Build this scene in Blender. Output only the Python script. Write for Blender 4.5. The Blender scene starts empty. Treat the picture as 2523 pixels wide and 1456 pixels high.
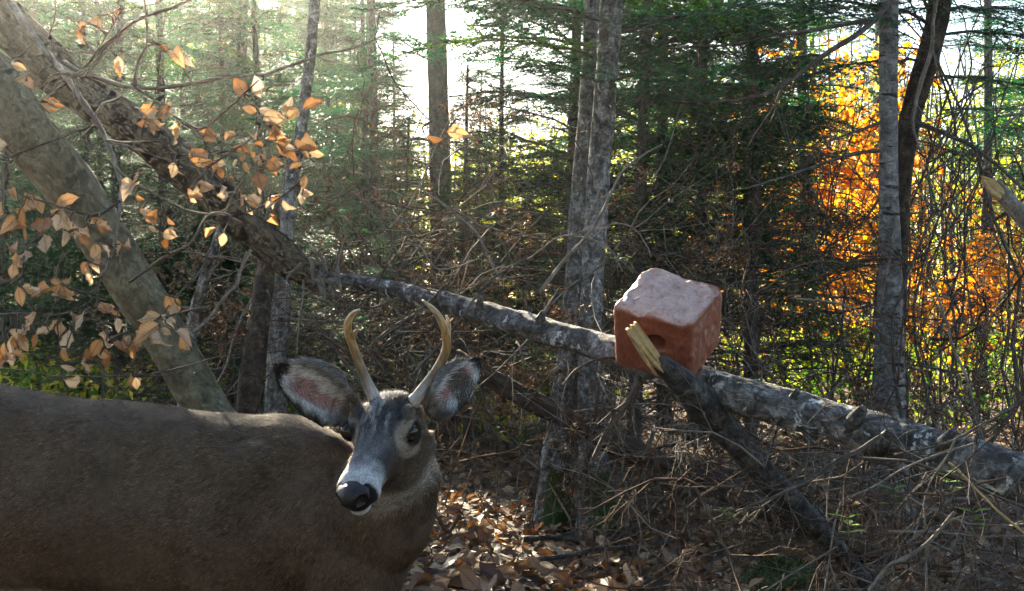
import bpy, math, random
import numpy as np
from mathutils import Vector, Matrix

# ------------------------------------------------------------------ camera, sky, sun, exposure
scene = bpy.context.scene
COL = scene.collection
CAM_Z = 1.10
cam_data = bpy.data.cameras.new('camera')
cam_data.sensor_width = 36.0
cam_data.lens = 36.0 * 2833.0 / 2523.0
cam_data.clip_start = 0.05
cam_data.clip_end = 500.0
cam = bpy.data.objects.new('camera', cam_data)
cam.location = (0, 0, CAM_Z)
cam.rotation_euler = (math.radians(90), 0, 0)
COL.objects.link(cam)
scene.camera = cam

SUN_AZ = math.radians(-19.5)      # measured from the view direction (+Y), negative = towards the picture's left
SUN_EL = math.radians(24.0)
SUN_DIR = Vector((math.sin(SUN_AZ) * math.cos(SUN_EL), math.cos(SUN_AZ) * math.cos(SUN_EL), math.sin(SUN_EL)))

world = bpy.data.worlds.new('World')
scene.world = world
world.use_nodes = True
wn, wl = world.node_tree.nodes, world.node_tree.links
wn.clear()
sky = wn.new('ShaderNodeTexSky')
sky.sky_type = 'NISHITA'
sky.sun_disc = False
sky.sun_elevation = SUN_EL
sky.sun_rotation = SUN_AZ
sky.altitude = 200
sky.air_density = 1.0
sky.dust_density = 1.5
sky.ozone_density = 1.0
bg = wn.new('ShaderNodeBackground')
bg.inputs['Strength'].default_value = 0.05
wo = wn.new('ShaderNodeOutputWorld')
wl.new(sky.outputs[0], bg.inputs[0])
wl.new(bg.outputs[0], wo.inputs[0])

sun_data = bpy.data.lights.new('sun', 'SUN')
sun_data.energy = 5.0
sun_data.angle = math.radians(0.5)
sun_data.color = (1.0, 0.87, 0.64)
sun = bpy.data.objects.new('sun', sun_data)
sun.rotation_euler = SUN_DIR.to_track_quat('Z', 'Y').to_euler()
sun.location = (-8, 20, 12)
COL.objects.link(sun)

scene.render.engine = 'CYCLES'
scene.view_settings.view_transform = 'Standard'
scene.view_settings.look = 'None'
scene.view_settings.exposure = 3.25
scene.view_settings.gamma = 1.0
scene.view_settings.use_curve_mapping = False
cy = scene.cycles
cy.max_bounces = 4
cy.diffuse_bounces = 2
cy.glossy_bounces = 2
cy.transmission_bounces = 4
cy.transparent_max_bounces = 4
cy.volume_bounces = 0
cy.use_denoising = True
cy.use_adaptive_sampling = True
cy.adaptive_threshold = 0.02
cy.adaptive_min_samples = 24
cy.sample_clamp_indirect = 4.0
cy.caustics_reflective = False
cy.caustics_refractive = False

# ------------------------------------------------------------------ helpers
FPX, CX, CYP = 2833.0, 1261.5, 728.0


def W(x, y, d):
    """a point of the photograph (at 2523 x 1456) and its distance in metres -> where that thing stands"""
    return np.array([(x - CX) * d / FPX, d, CAM_Z - (y - CYP) * d / FPX])


def link(o, parent=None):
    COL.objects.link(o)
    if parent is not None:
        o.parent = parent
    return o


def tag(o, label=None, cat=None, group=None, kind=None):
    if label: o['label'] = label
    if cat: o['category'] = cat
    if group: o['group'] = group
    if kind: o['kind'] = kind
    return o


def empty(name, loc=(0, 0, 0), label=None, cat=None, group=None):
    o = bpy.data.objects.new(name, None)
    o.location = loc
    o.empty_display_size = 0.1
    COL.objects.link(o)
    return tag(o, label, cat, group)


def copy_tree(o, parent=None):
    c = o.copy()
    COL.objects.link(c)
    c.parent = parent
    for ch in o.children:
        copy_tree(ch, c)
    return c


def hash3(i, seed):
    n = (i[..., 0] * 374761393 + i[..., 1] * 668265263 + i[..., 2] * 2147483647 + seed * 1274126177) & 0xffffffff
    n = ((n ^ (n >> 13)) * 1274126177) & 0xffffffff
    n = ((n ^ (n >> 16)) * 2246822519) & 0xffffffff
    return ((n ^ (n >> 15)) & 0xffff) / 65535.0


def vnoise(p, seed=0):
    """smooth value noise in -1..1 for an (n,3) array"""
    p = np.asarray(p, float)
    i = np.floor(p).astype(np.int64)
    f = p - i
    f = f * f * (3 - 2 * f)
    r = 0
    for dx in (0, 1):
        for dy in (0, 1):
            for dz in (0, 1):
                w = (f[..., 0] if dx else 1 - f[..., 0]) * (f[..., 1] if dy else 1 - f[..., 1]) * (f[..., 2] if dz else 1 - f[..., 2])
                r = r + w * hash3(i + np.array([dx, dy, dz]), seed)
    return r * 2 - 1


def fbm(p, seed=0, oct=3):
    r, a, p = 0, 1.0, np.asarray(p, float)
    for k in range(oct):
        r = r + a * vnoise(p, seed + k * 7)
        p = p * 2.03
        a *= 0.5
    return r


def norm(v):
    v = np.asarray(v, float)
    return v / (np.linalg.norm(v, axis=-1, keepdims=True) + 1e-12)


class MB:
    """collects triangles and quads; build() links them as ONE mesh object"""

    def __init__(self):
        self.v, self.t, self.q, self.n = [], [], [], 0
        self.tm, self.qm, self.a = [], [], []

    def add(self, V, tris=None, quads=None, mat=0, attr=None):
        V = np.asarray(V, float)
        self.v.append(V)
        if tris is not None and len(tris):
            self.t.append(np.asarray(tris, np.int64) + self.n)
            self.tm.append(np.full(len(tris), mat))
        if quads is not None and len(quads):
            self.q.append(np.asarray(quads, np.int64) + self.n)
            self.qm.append(np.full(len(quads), mat))
        self.a.append(np.zeros((len(V), 3)) if attr is None else np.asarray(attr, float))
        self.n += len(V)

    def mesh(self, name, mats, smooth=True, attr_name='bark'):
        me = bpy.data.meshes.new(name)
        V = np.concatenate(self.v) if self.v else np.zeros((0, 3))
        T = np.concatenate(self.t) if self.t else np.zeros((0, 3), int)
        Q = np.concatenate(self.q) if self.q else np.zeros((0, 4), int)
        me.vertices.add(len(V))
        me.vertices.foreach_set('co', V.astype(np.float32).ravel())
        me.loops.add(T.size + Q.size)
        me.loops.foreach_set('vertex_index', np.concatenate([T.ravel(), Q.ravel()]).astype(np.int32))
        me.polygons.add(len(T) + len(Q))
        st = np.concatenate([np.arange(len(T)) * 3, T.size + np.arange(len(Q)) * 4])
        me.polygons.foreach_set('loop_start', st.astype(np.int32))
        mi = np.concatenate((self.tm or [np.zeros(0)]) + (self.qm or [np.zeros(0)]))
        for m in (mats if isinstance(mats, (list, tuple)) else [mats]):
            me.materials.append(m)
        me.polygons.foreach_set('material_index', mi.astype(np.int32))
        me.polygons.foreach_set('use_smooth', np.full(len(T) + len(Q), smooth))
        if attr_name:
            at = me.attributes.new(attr_name, 'FLOAT_VECTOR', 'POINT')
            at.data.foreach_set('vector', np.concatenate(self.a).astype(np.float32).ravel())
        me.update(calc_edges=True)
        return me

    def build(self, name, mats, parent=None, smooth=True, attr_name='bark'):
        return link(bpy.data.objects.new(name, self.mesh(name, mats, smooth, attr_name)), parent)


def catmull(P, n):
    """n points along a smooth curve through P (any number of columns)"""
    P = np.asarray(P, float)
    if len(P) == 2:
        t = np.linspace(0, 1, n)[:, None]
        return P[0] * (1 - t) + P[1] * t
    E = np.vstack([2 * P[0] - P[1], P, 2 * P[-1] - P[-2]])
    u = np.linspace(0, len(P) - 1 - 1e-9, n)
    i = u.astype(int)
    t = (u - i)[:, None]
    a, b, c, d = E[i], E[i + 1], E[i + 2], E[i + 3]
    return 0.5 * (2 * b + (c - a) * t + (2 * a - 5 * b + 4 * c - d) * t * t + (3 * b - a - 3 * c + d) * t ** 3)


def frames(P):
    T = np.gradient(P, axis=0)
    T = norm(T)
    m = norm(T.mean(0))
    ref = np.eye(3)[np.argmin(np.abs(m))]
    A = norm(np.cross(T, ref))
    B = np.cross(T, A)
    return T, A, B


def tube(mb, P, R, sides=5, mat=0, caps=True, rfun=None):
    """a tapering tube along P with radii R; rfun(angle, length) -> multiplies the radius"""
    P = np.asarray(P, float)
    R = np.broadcast_to(np.asarray(R, float), (len(P),))
    n = len(P)
    T, A, B = frames(P)
    ang = np.arange(sides) / sides * 2 * np.pi
    L = np.concatenate([[0], np.cumsum(np.linalg.norm(np.diff(P, axis=0), axis=1))])
    rr = np.repeat(R[:, None], sides, 1)
    if rfun is not None:
        rr = rr * rfun(np.repeat(ang[None], n, 0), np.repeat(L[:, None], sides, 1))
    ca, sa = np.cos(ang), np.sin(ang)
    V = P[:, None] + rr[..., None] * (A[:, None] * ca[None, :, None] + B[:, None] * sa[None, :, None])
    at = np.stack([rr * ca, rr * sa, np.repeat(L[:, None], sides, 1)], -1)
    i = np.arange(n - 1)[:, None] * sides
    j = np.arange(sides)[None]
    k = (j + 1) % sides
    Q = np.stack([i + j, i + k, i + sides + k, i + sides + j], -1).reshape(-1, 4)
    V = V.reshape(-1, 3)
    at = at.reshape(-1, 3)
    tr = None
    if caps:
        V = np.vstack([V, P[0], P[-1]])
        at = np.vstack([at, [0, 0, 0], [0, 0, L[-1]]])
        a, b = n * sides, n * sides + 1
        jj = np.arange(sides)
        kk = (jj + 1) % sides
        tr = np.vstack([np.stack([kk, jj, np.full(sides, a)], -1), np.stack([(n - 1) * sides + jj, (n - 1) * sides + kk, np.full(sides, b)], -1)])
    mb.add(V, tr, Q, mat, at)


def bark_fun(seed, amp=0.08, fu=3.0, fl=6.0, ridge=0.0, nr=9):
    def f(a, l):
        p = np.stack([np.cos(a) * fu, np.sin(a) * fu, l * fl], -1)
        r = 1 + amp * fbm(p, seed, 3)
        if ridge:
            w = np.sin(a * nr + 2.2 * vnoise(np.stack([np.cos(a) * 2, np.sin(a) * 2, l * 3], -1), seed + 3))
            r = r + ridge * np.abs(w)
        return r
    return f


# ------------------------------------------------------------------ materials
def new_mat(name):
    m = bpy.data.materials.new(name)
    m.use_nodes = True
    m.node_tree.nodes.clear()
    return m, m.node_tree.nodes, m.node_tree.links


def ramp(nodes, stops, interp='LINEAR'):
    r = nodes.new('ShaderNodeValToRGB')
    r.color_ramp.interpolation = interp
    e = r.color_ramp.elements
    while len(e) < len(stops):
        e.new(0.5)
    for i, (p, c) in enumerate(stops):
        e[i].position = p
        e[i].color = (*c, 1) if len(c) == 3 else c
    return r


def noise_node(nodes, links, vec, scale, detail=4, rough=0.6, vscale=None, dist=0.0):
    if vscale is not None:
        mp = nodes.new('ShaderNodeMapping')
        mp.inputs['Scale'].default_value = vscale
        links.new(vec, mp.inputs[0])
        vec = mp.outputs[0]
    n = nodes.new('ShaderNodeTexNoise')
    n.inputs['Scale'].default_value = scale
    n.inputs['Detail'].default_value = detail
    n.inputs['Roughness'].default_value = rough
    n.inputs['Distortion'].default_value = dist
    if vec is not None:
        links.new(vec, n.inputs['Vector'])
    return n


def mix_rgb(nodes, links, fac, a, b):
    m = nodes.new('ShaderNodeMix')
    m.data_type = 'RGBA'
    if isinstance(fac, (int, float)):
        m.inputs[0].default_value = fac
    else:
        links.new(fac, m.inputs[0])
    for s, x in ((6, a), (7, b)):
        if isinstance(x, tuple):
            m.inputs[s].default_value = (*x, 1)
        else:
            links.new(x, m.inputs[s])
    return m.outputs[2]


def bark_mat(name, stops, scale=22, stretch=(1, 1, 0.25), lichen=None, lichen_pos=0.58, moss=None, moss_h=0.0, moss_side=None, bump=0.5, rough=0.9, rings=None, plates=None):
    """bark: streaks along the stem, patches of lichen, dark cross marks, moss near the foot"""
    m, n, l = new_mat(name)
    at = n.new('ShaderNodeAttribute')
    at.attribute_name = 'bark'
    v = at.outputs['Vector']
    a = noise_node(n, l, v, scale, 6, 0.65, stretch, 0.6)
    r = ramp(n, stops)
    l.new(a.outputs[0], r.inputs[0])
    col = r.outputs[0]
    height = a.outputs[0]
    if plates:
        b = noise_node(n, l, v, plates, 4, 0.7, (1, 1, 1.6), 1.2)
        rb = ramp(n, [(0.44, (0.35, 0.35, 0.35)), (0.56, (1, 1, 1))])
        l.new(b.outputs[0], rb.inputs[0])
        mm = n.new('ShaderNodeMix'); mm.data_type = 'RGBA'; mm.blend_type = 'MULTIPLY'; mm.inputs[0].default_value = 0.9
        l.new(col, mm.inputs[6]); l.new(rb.outputs[0], mm.inputs[7])
        col = mm.outputs[2]
    if rings:
        b = noise_node(n, l, v, rings, 3, 0.6, (0.5, 0.5, 3.0), 0.4)
        rb = ramp(n, [(0.60, (0, 0, 0)), (0.66, (1, 1, 1))])
        l.new(b.outputs[0], rb.inputs[0])
        col = mix_rgb(n, l, rb.outputs[0], col, (0.018, 0.015, 0.013))
    if lichen:
        b = noise_node(n, l, v, 17, 5, 0.7, (1, 1, 0.8), 0.8)
        rb = ramp(n, [(lichen_pos, (0, 0, 0)), (lichen_pos + 0.05, (1, 1, 1))])
        l.new(b.outputs[0], rb.inputs[0])
        col = mix_rgb(n, l, rb.outputs[0], col, lichen)
    if moss:
        g = n.new('ShaderNodeNewGeometry')
        sp = n.new('ShaderNodeSeparateXYZ')
        b = noise_node(n, l, v, 9, 4, 0.6)
        if moss_h:
            l.new(g.outputs['Position'], sp.inputs[0])
            mr = n.new('ShaderNodeMapRange')
            mr.inputs['From Min'].default_value = moss_h
            mr.inputs['From Max'].default_value = moss_h * 0.35
            l.new(sp.outputs['Z'], mr.inputs['Value'])
            src = mr.outputs[0]
            if moss_side:
                sn = n.new('ShaderNodeVectorMath'); sn.operation = 'DOT_PRODUCT'
                l.new(g.outputs['Normal'], sn.inputs[0]); sn.inputs[1].default_value = moss_side
                m2 = n.new('ShaderNodeMapRange'); m2.inputs['From Min'].default_value = -0.15; m2.inputs['From Max'].default_value = 0.35
                l.new(sn.outputs['Value'], m2.inputs['Value'])
                mu = n.new('ShaderNodeMath'); mu.operation = 'MULTIPLY'
                l.new(src, mu.inputs[0]); l.new(m2.outputs[0], mu.inputs[1]); src = mu.outputs[0]
        else:
            l.new(g.outputs['Normal'], sp.inputs[0])
            mr = n.new('ShaderNodeMapRange')
            mr.inputs['From Min'].default_value = 0.0
            mr.inputs['From Max'].default_value = 0.9
            l.new(sp.outputs['Z'], mr.inputs['Value'])
            src = mr.outputs[0]
        ad = n.new('ShaderNodeMath'); ad.operation = 'ADD'
        l.new(src, ad.inputs[0]); l.new(b.outputs[0], ad.inputs[1])
        rb = ramp(n, [(0.92, (0, 0, 0)), (1.0, (1, 1, 1))])
        l.new(ad.outputs[0], rb.inputs[0])
        col = mix_rgb(n, l, rb.outputs[0], col, moss)
    fn_ = noise_node(n, l, v, scale * 4.5, 3, 0.7, (1, 1, .7), .5)
    fr = ramp(n, [(.34, (.42, .42, .42)), (.5, (.95, .95, .95)), (.68, (1.3, 1.3, 1.3))])
    l.new(fn_.outputs[0], fr.inputs[0])
    fm = n.new('ShaderNodeMix'); fm.data_type = 'RGBA'; fm.blend_type = 'MULTIPLY'; fm.inputs[0].default_value = .85
    l.new(col, fm.inputs[6]); l.new(fr.outputs[0], fm.inputs[7])
    col = fm.outputs[2]
    hb = n.new('ShaderNodeMath'); hb.operation = 'MULTIPLY_ADD'; hb.inputs[1].default_value = .35
    l.new(fn_.outputs[0], hb.inputs[0]); l.new(height, hb.inputs[2])
    height = hb.outputs[0]
    p = n.new('ShaderNodeBsdfPrincipled')
    p.inputs['Roughness'].default_value = rough
    p.inputs['Specular IOR Level'].default_value = 0.25
    l.new(col, p.inputs['Base Color'])
    bp = n.new('ShaderNodeBump')
    bp.inputs['Strength'].default_value = bump
    bp.inputs['Distance'].default_value = 0.012
    l.new(height, bp.inputs['Height'])
    l.new(bp.outputs[0], p.inputs['Normal'])
    o = n.new('ShaderNodeOutputMaterial')
    l.new(p.outputs[0], o.inputs[0])
    return m


def leaf_mat(name, stops, trans=0.45, noise_scale=3.0, rnd='object', rough=0.6, gloss=0.05, veins=False, sat=1.25):
    """thin leaf: diffuse both ways, colour varies from leaf to leaf"""
    m, n, l = new_mat(name)
    if rnd == 'object':
        oi = n.new('ShaderNodeObjectInfo')
        src = oi.outputs['Random']
    elif rnd == 'attr':
        at = n.new('ShaderNodeAttribute')
        at.attribute_name = 'bark'
        sx = n.new('ShaderNodeSeparateXYZ')
        l.new(at.outputs['Vector'], sx.inputs[0])
        src = sx.outputs['X']
    r = ramp(n, stops)
    tc = n.new('ShaderNodeTexCoord')
    nz = noise_node(n, l, tc.outputs['Object'], noise_scale, 4, 0.65)
    ma = n.new('ShaderNodeMath'); ma.operation = 'MULTIPLY_ADD'
    l.new(nz.outputs[0], ma.inputs[0]); ma.inputs[1].default_value = 0.5
    sb = n.new('ShaderNodeMath'); sb.operation = 'SUBTRACT'; sb.inputs[1].default_value = 0.25
    l.new(src, sb.inputs[0]); l.new(sb.outputs[0], ma.inputs[2])
    l.new(ma.outputs[0], r.inputs[0])
    if veins:                                   # midrib, side veins and browned edges, from the leaf's own coordinates
        va = n.new('ShaderNodeAttribute'); va.attribute_name = 'bark'
        vs = n.new('ShaderNodeSeparateXYZ'); l.new(va.outputs['Vector'], vs.inputs[0])
        ab = n.new('ShaderNodeMath'); ab.operation = 'ABSOLUTE'; l.new(vs.outputs['Y'], ab.inputs[0])
        u1 = n.new('ShaderNodeMath'); u1.operation = 'MULTIPLY_ADD'; u1.inputs[1].default_value = -.22
        l.new(ab.outputs[0], u1.inputs[0]); l.new(vs.outputs['X'], u1.inputs[2])
        sn = n.new('ShaderNodeMath'); sn.operation = 'MULTIPLY'; sn.inputs[1].default_value = 60.0; l.new(u1.outputs[0], sn.inputs[0])
        s2 = n.new('ShaderNodeMath'); s2.operation = 'SINE'; l.new(sn.outputs[0], s2.inputs[0])
        vr = ramp(n, [(.0, (1, 1, 1)), (.72, (1, 1, 1)), (.95, (.74, .68, .62))]); l.new(s2.outputs[0], vr.inputs[0])
        mr_ = ramp(n, [(.0, (.62, .52, .45)), (.06, (.62, .52, .45)), (.10, (1, 1, 1)), (.72, (1, 1, 1)), (1.0, (.62, .50, .40))])
        ed = n.new('ShaderNodeMath'); ed.operation = 'MULTIPLY_ADD'; ed.inputs[1].default_value = .5
        e0 = n.new('ShaderNodeMath'); e0.operation = 'SUBTRACT'; e0.inputs[1].default_value = .5; l.new(nz.outputs[0], e0.inputs[0])
        l.new(e0.outputs[0], ed.inputs[0]); l.new(ab.outputs[0], ed.inputs[2])
        l.new(ed.outputs[0], mr_.inputs[0])
        cur = r.outputs[0]
        for x_ in (vr, mr_):
            q_ = n.new('ShaderNodeMix'); q_.data_type = 'RGBA'; q_.blend_type = 'MULTIPLY'; q_.inputs[0].default_value = 1
            l.new(cur, q_.inputs[6]); l.new(x_.outputs[0], q_.inputs[7]); cur = q_.outputs[2]
    else:
        cur = r.outputs[0]
    d = n.new('ShaderNodeBsdfPrincipled')
    d.inputs['Roughness'].default_value = rough
    d.inputs['Specular IOR Level'].default_value = gloss * 10
    t = n.new('ShaderNodeBsdfTranslucent')
    hs = n.new('ShaderNodeHueSaturation')
    hs.inputs['Saturation'].default_value = 1.1 if veins else sat
    hs.inputs['Value'].default_value = 1.1 if veins else 1.35
    l.new(cur, d.inputs['Base Color'])
    l.new(cur, hs.inputs['Color'])
    l.new(hs.outputs[0], t.inputs['Color'])
    mx = n.new('ShaderNodeMixShader')
    mx.inputs[0].default_value = trans
    l.new(d.outputs[0], mx.inputs[1]); l.new(t.outputs[0], mx.inputs[2])
    o = n.new('ShaderNodeOutputMaterial')
    l.new(mx.outputs[0], o.inputs[0])
    return m


def plain_mat(name, col, rough=0.8, spec=0.3, noise=None, amount=0.35, bump=0.0):
    m, n, l = new_mat(name)
    p = n.new('ShaderNodeBsdfPrincipled')
    p.inputs['Roughness'].default_value = rough
    p.inputs['Specular IOR Level'].default_value = spec
    p.inputs['Base Color'].default_value = (*col, 1)
    if noise:
        tc = n.new('ShaderNodeTexCoord')
        nz = noise_node(n, l, tc.outputs['Object'], noise, 5, 0.65)
        r = ramp(n, [(0.3, tuple(c * (1 - amount) for c in col)), (0.7, tuple(min(1, c * (1 + amount)) for c in col))])
        l.new(nz.outputs[0], r.inputs[0])
        l.new(r.outputs[0], p.inputs['Base Color'])
        if bump:
            bp = n.new('ShaderNodeBump')
            bp.inputs['Strength'].default_value = bump
            bp.inputs['Distance'].default_value = 0.005
            l.new(nz.outputs[0], bp.inputs['Height'])
            l.new(bp.outputs[0], p.inputs['Normal'])
    o = n.new('ShaderNodeOutputMaterial')
    l.new(p.outputs[0], o.inputs[0])
    return m
# ------------------------------------------------------------------ bark and foliage materials
M = {}
M['beech'] = bark_mat('beech_bark', [(0.3, (.040, .034, .019)), (0.5, (.105, .090, .052)), (0.72, (.20, .178, .115))], 12, (1, 1, .7), lichen=(.30, .32, .24), lichen_pos=.66, bump=.7)
M['rot'] = bark_mat('rotten_bark', [(0.32, (.012, .008, .006)), (0.5, (.042, .028, .019)), (0.72, (.095, .068, .046))], 22, (1, 1, .3), bump=1.0)
M['dark'] = bark_mat('rough_dark_bark', [(0.32, (.014, .010, .007)), (0.5, (.062, .046, .031)), (0.72, (.15, .118, .082))], 26, (1, 1, .28), lichen=(.25, .26, .20), lichen_pos=.64, plates=11, bump=1.0)
M['cherry'] = bark_mat('ringed_dark_bark', [(0.3, (.016, .011, .008)), (0.5, (.050, .034, .023)), (0.7, (.12, .088, .060))], 18, (1, 1, 1.6), lichen=(.20, .21, .16), lichen_pos=.62, rings=10, plates=14, bump=.9)
M['log'] = bark_mat('log_bark', [(0.3, (.030, .027, .025)), (0.48, (.105, .098, .090)), (0.66, (.30, .29, .275))], 26, (1, 1, .8), lichen=(.50, .51, .48), lichen_pos=.58, plates=9, bump=.8)  # lichen strengthened so its pale colour also gives the log mottled highlights
M['logdark'] = bark_mat('log_bark_dark', [(0.3, (.014, .013, .013)), (0.5, (.055, .052, .050)), (0.7, (.15, .145, .135))], 26, (1, 1, .7), lichen=(.30, .32, .30), lichen_pos=.64, plates=12, bump=.8)
M['white'] = bark_mat('pale_scaly_bark', [(0.30, (.040, .034, .029)), (0.47, (.14, .13, .118)), (0.64, (.36, .35, .33))], 24, (1, 1, .6), lichen=(.50, .51, .48), lichen_pos=.62, moss=(.030, .060, .014), moss_h=.42, moss_side=(.6, -.6, .1), plates=16, bump=.7)
M['birch'] = bark_mat('grey_birch_bark', [(0.30, (.045, .041, .037)), (0.48, (.13, .122, .113)), (0.66, (.27, .26, .245))], 16, (1, 1, 1.5), lichen=(.40, .40, .38), lichen_pos=.66, rings=8, bump=.4)
M['fir'] = bark_mat('fir_bark', [(0.3, (.028, .024, .021)), (0.5, (.080, .070, .060)), (0.7, (.155, .14, .125))], 24, (1, 1, .5), lichen=(.22, .24, .21), lichen_pos=.63, bump=.6)
M['twig'] = bark_mat('dead_twig_bark', [(0.3, (.030, .024, .019)), (0.5, (.080, .066, .054)), (0.7, (.17, .15, .13))], 40, (1, 1, .3), bump=.2)
M['paletwig'] = bark_mat('pale_twig_bark', [(0.3, (.075, .060, .045)), (0.5, (.165, .140, .112)), (0.7, (.31, .285, .245))], 40, (1, 1, .3), bump=.2)
M['brown'] = bark_mat('brown_twig_bark', [(0.3, (.030, .016, .010)), (0.5, (.075, .042, .026)), (0.7, (.13, .08, .05))], 40, (1, 1, .3), bump=.2)
M['needle'] = leaf_mat('fir_needles', [(0.0, (.008, .046, .020)), (0.45, (.014, .080, .034)), (0.8, (.030, .118, .040)), (1.0, (.080, .145, .030))], .36, 1.2, 'attr', .5, .04)
M['deadneedle'] = leaf_mat('dead_needles', [(0.0, (.035, .020, .012)), (0.6, (.085, .050, .030)), (1.0, (.14, .09, .055))], .25, 1.2, 'attr', .7, .02)
M['beechleaf'] = leaf_mat('dry_beech_leaf', [(0.0, (.36, .17, .065)), (0.3, (.47, .27, .125)), (0.6, (.55, .38, .215)), (1.0, (.62, .50, .37))], .48, 26, 'object', .55, .05, veins=True)
M['orangeleaf'] = leaf_mat('orange_leaf', [(0.0, (.44, .11, .022)), (0.35, (.57, .23, .045)), (0.65, (.62, .38, .10)), (1.0, (.62, .46, .28))], .62, 1.5, 'attr', .6, .03, sat=1.2)
M['yellowleaf'] = leaf_mat('yellow_green_leaf', [(0.0, (.12, .19, .035)), (0.4, (.30, .36, .060)), (0.75, (.52, .50, .12)), (1.0, (.60, .44, .12))], .60, 1.0, 'attr', .6, .03)
M['litter'] = leaf_mat('fallen_leaf', [(0.0, (.060, .026, .011)), (0.3, (.17, .078, .034)), (0.6, (.29, .155, .072)), (0.88, (.40, .26, .145)), (1.0, (.56, .46, .33))], .20, 22, 'object', .55, .06, veins=True)
M['litterstuff'] = leaf_mat('fallen_leaves', [(0.0, (.045, .020, .009)), (0.3, (.13, .062, .028)), (0.65, (.26, .14, .066)), (0.92, (.38, .25, .14)), (1.0, (.52, .43, .31))], .20, 20, 'attr', .6, .05)
M['herb'] = leaf_mat('green_herb_leaf', [(0.0, (.04, .11, .02)), (0.5, (.09, .20, .035)), (1.0, (.20, .30, .05))], .45, 3, 'attr', .5, .05)
M['mossleaf'] = leaf_mat('moss_tufts', [(0.0, (.022, .040, .010)), (0.5, (.055, .080, .020)), (1.0, (.10, .12, .035))], .3, 4, 'attr', .8, .01)
M['wood'] = plain_mat('split_wood', (.40, .28, .13), .7, .2, 60, .35, .5)
M['moss'] = plain_mat('moss', (.072, .088, .042), .95, .1, 45, .6, 1.0)

# ------------------------------------------------------------------ ground
RNG = np.random.default_rng(12)


def ground_z(x, y):
    x, y = np.asarray(x, float), np.asarray(y, float)
    p = np.stack([x * .55, y * .55, np.zeros_like(x)], -1)
    near = np.clip((np.hypot(x, y - 2) - 1.5) / 3, 0.15, 1)
    return .07 * fbm(p, 3, 3) * near + np.clip(y - 9, 0, 60) * .012 + .03 * np.clip(-x - 3, 0, 20) - .015


def make_ground():
    gx = np.unique(np.concatenate([np.linspace(-75, -8, 24), np.linspace(-8, 8, 110), np.linspace(8, 75, 24)]))
    gy = np.unique(np.concatenate([np.linspace(-30, 0, 12), np.linspace(0, 14, 110), np.linspace(14, 110, 40)]))
    X, Y = np.meshgrid(gx, gy)
    Z = ground_z(X, Y)
    V = np.stack([X, Y, Z], -1).reshape(-1, 3)
    nx = len(gx)
    i = np.arange(len(gy) - 1)[:, None] * nx
    j = np.arange(nx - 1)[None]
    mb = MB()
    mb.add(V, None, np.stack([i + j, i + j + 1, i + nx + j + 1, i + nx + j], -1).reshape(-1, 4))
    m, n, l = new_mat('forest_soil')
    tc = n.new('ShaderNodeTexCoord')
    a = noise_node(n, l, tc.outputs['Object'], 14, 6, .7)
    b = n.new('ShaderNodeTexVoronoi'); b.inputs['Scale'].default_value = 16
    l.new(tc.outputs['Object'], b.inputs['Vector'])
    r = ramp(n, [(0.25, (.016, .011, .008)), (0.5, (.060, .036, .021)), (0.7, (.125, .078, .046)), (.9, (.20, .14, .09))])
    ma = n.new('ShaderNodeMath'); ma.operation = 'MULTIPLY_ADD'; ma.inputs[1].default_value = .45
    sx = n.new('ShaderNodeSeparateXYZ'); l.new(b.outputs['Color'], sx.inputs[0])
    l.new(sx.outputs[0], ma.inputs[0])
    hb = n.new('ShaderNodeMath'); hb.operation = 'MULTIPLY'; hb.inputs[1].default_value = .7
    l.new(a.outputs[0], hb.inputs[0]); l.new(hb.outputs[0], ma.inputs[2])
    l.new(ma.outputs[0], r.inputs[0])
    p = n.new('ShaderNodeBsdfPrincipled'); p.inputs['Roughness'].default_value = .9
    l.new(r.outputs[0], p.inputs['Base Color'])
    bp = n.new('ShaderNodeBump'); bp.inputs['Strength'].default_value = .9; bp.inputs['Distance'].default_value = .03
    l.new(ma.outputs[0], bp.inputs['Height']); l.new(bp.outputs[0], p.inputs['Normal'])
    o = n.new('ShaderNodeOutputMaterial'); l.new(p.outputs[0], o.inputs[0])
    g = mb.build('ground', m, attr_name=None)
    return tag(g, 'forest floor under a carpet of fallen leaves', None, None, 'structure')


GROUND = make_ground()


# ------------------------------------------------------------------ generators
def grow(mb, p, d, length, r, depth, rng, mat=0, bendy=.35, droop=0.0, kids=(3, 6), ang=(.5, 1.1), shrink=(.35, .65), sides=4, seg=None, tips=None):
    """a woody branch with its side branches"""
    n = seg or max(4, int(4 + length * 5))
    d = norm(d)
    pts = [np.array(p, float)]
    cur = d.copy()
    st = length / (n - 1)
    for i in range(n - 1):
        cur = norm(cur + rng.normal(0, bendy / math.sqrt(n), 3) + np.array([0, 0, -droop / n]))
        pts.append(pts[-1] + cur * st)
    P = np.array(pts)
    R = r * np.linspace(1, .25, n) ** .8
    tube(mb, P, np.maximum(R, .0009), sides, mat, caps=False)
    if tips is not None:
        tips.append((P[-1], cur, depth))
    if depth <= 0:
        return
    for _ in range(rng.integers(kids[0], kids[1] + 1)):
        t = rng.uniform(.18, .97)
        i = int(t * (n - 1))
        ax = norm(np.cross(P[min(i + 1, n - 1)] - P[max(i - 1, 0)], rng.normal(0, 1, 3)))
        dd = norm(P[min(i + 1, n - 1)] - P[max(i - 1, 0)])
        a = rng.uniform(*ang)
        nd = dd * math.cos(a) + ax * math.sin(a)
        grow(mb, P[i], nd, length * rng.uniform(*shrink) * (1.15 - .6 * t), max(R[i] * .6, .001), depth - 1, rng, mat, bendy, droop, kids, ang, shrink, max(3, sides - 1), None, tips)


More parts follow.
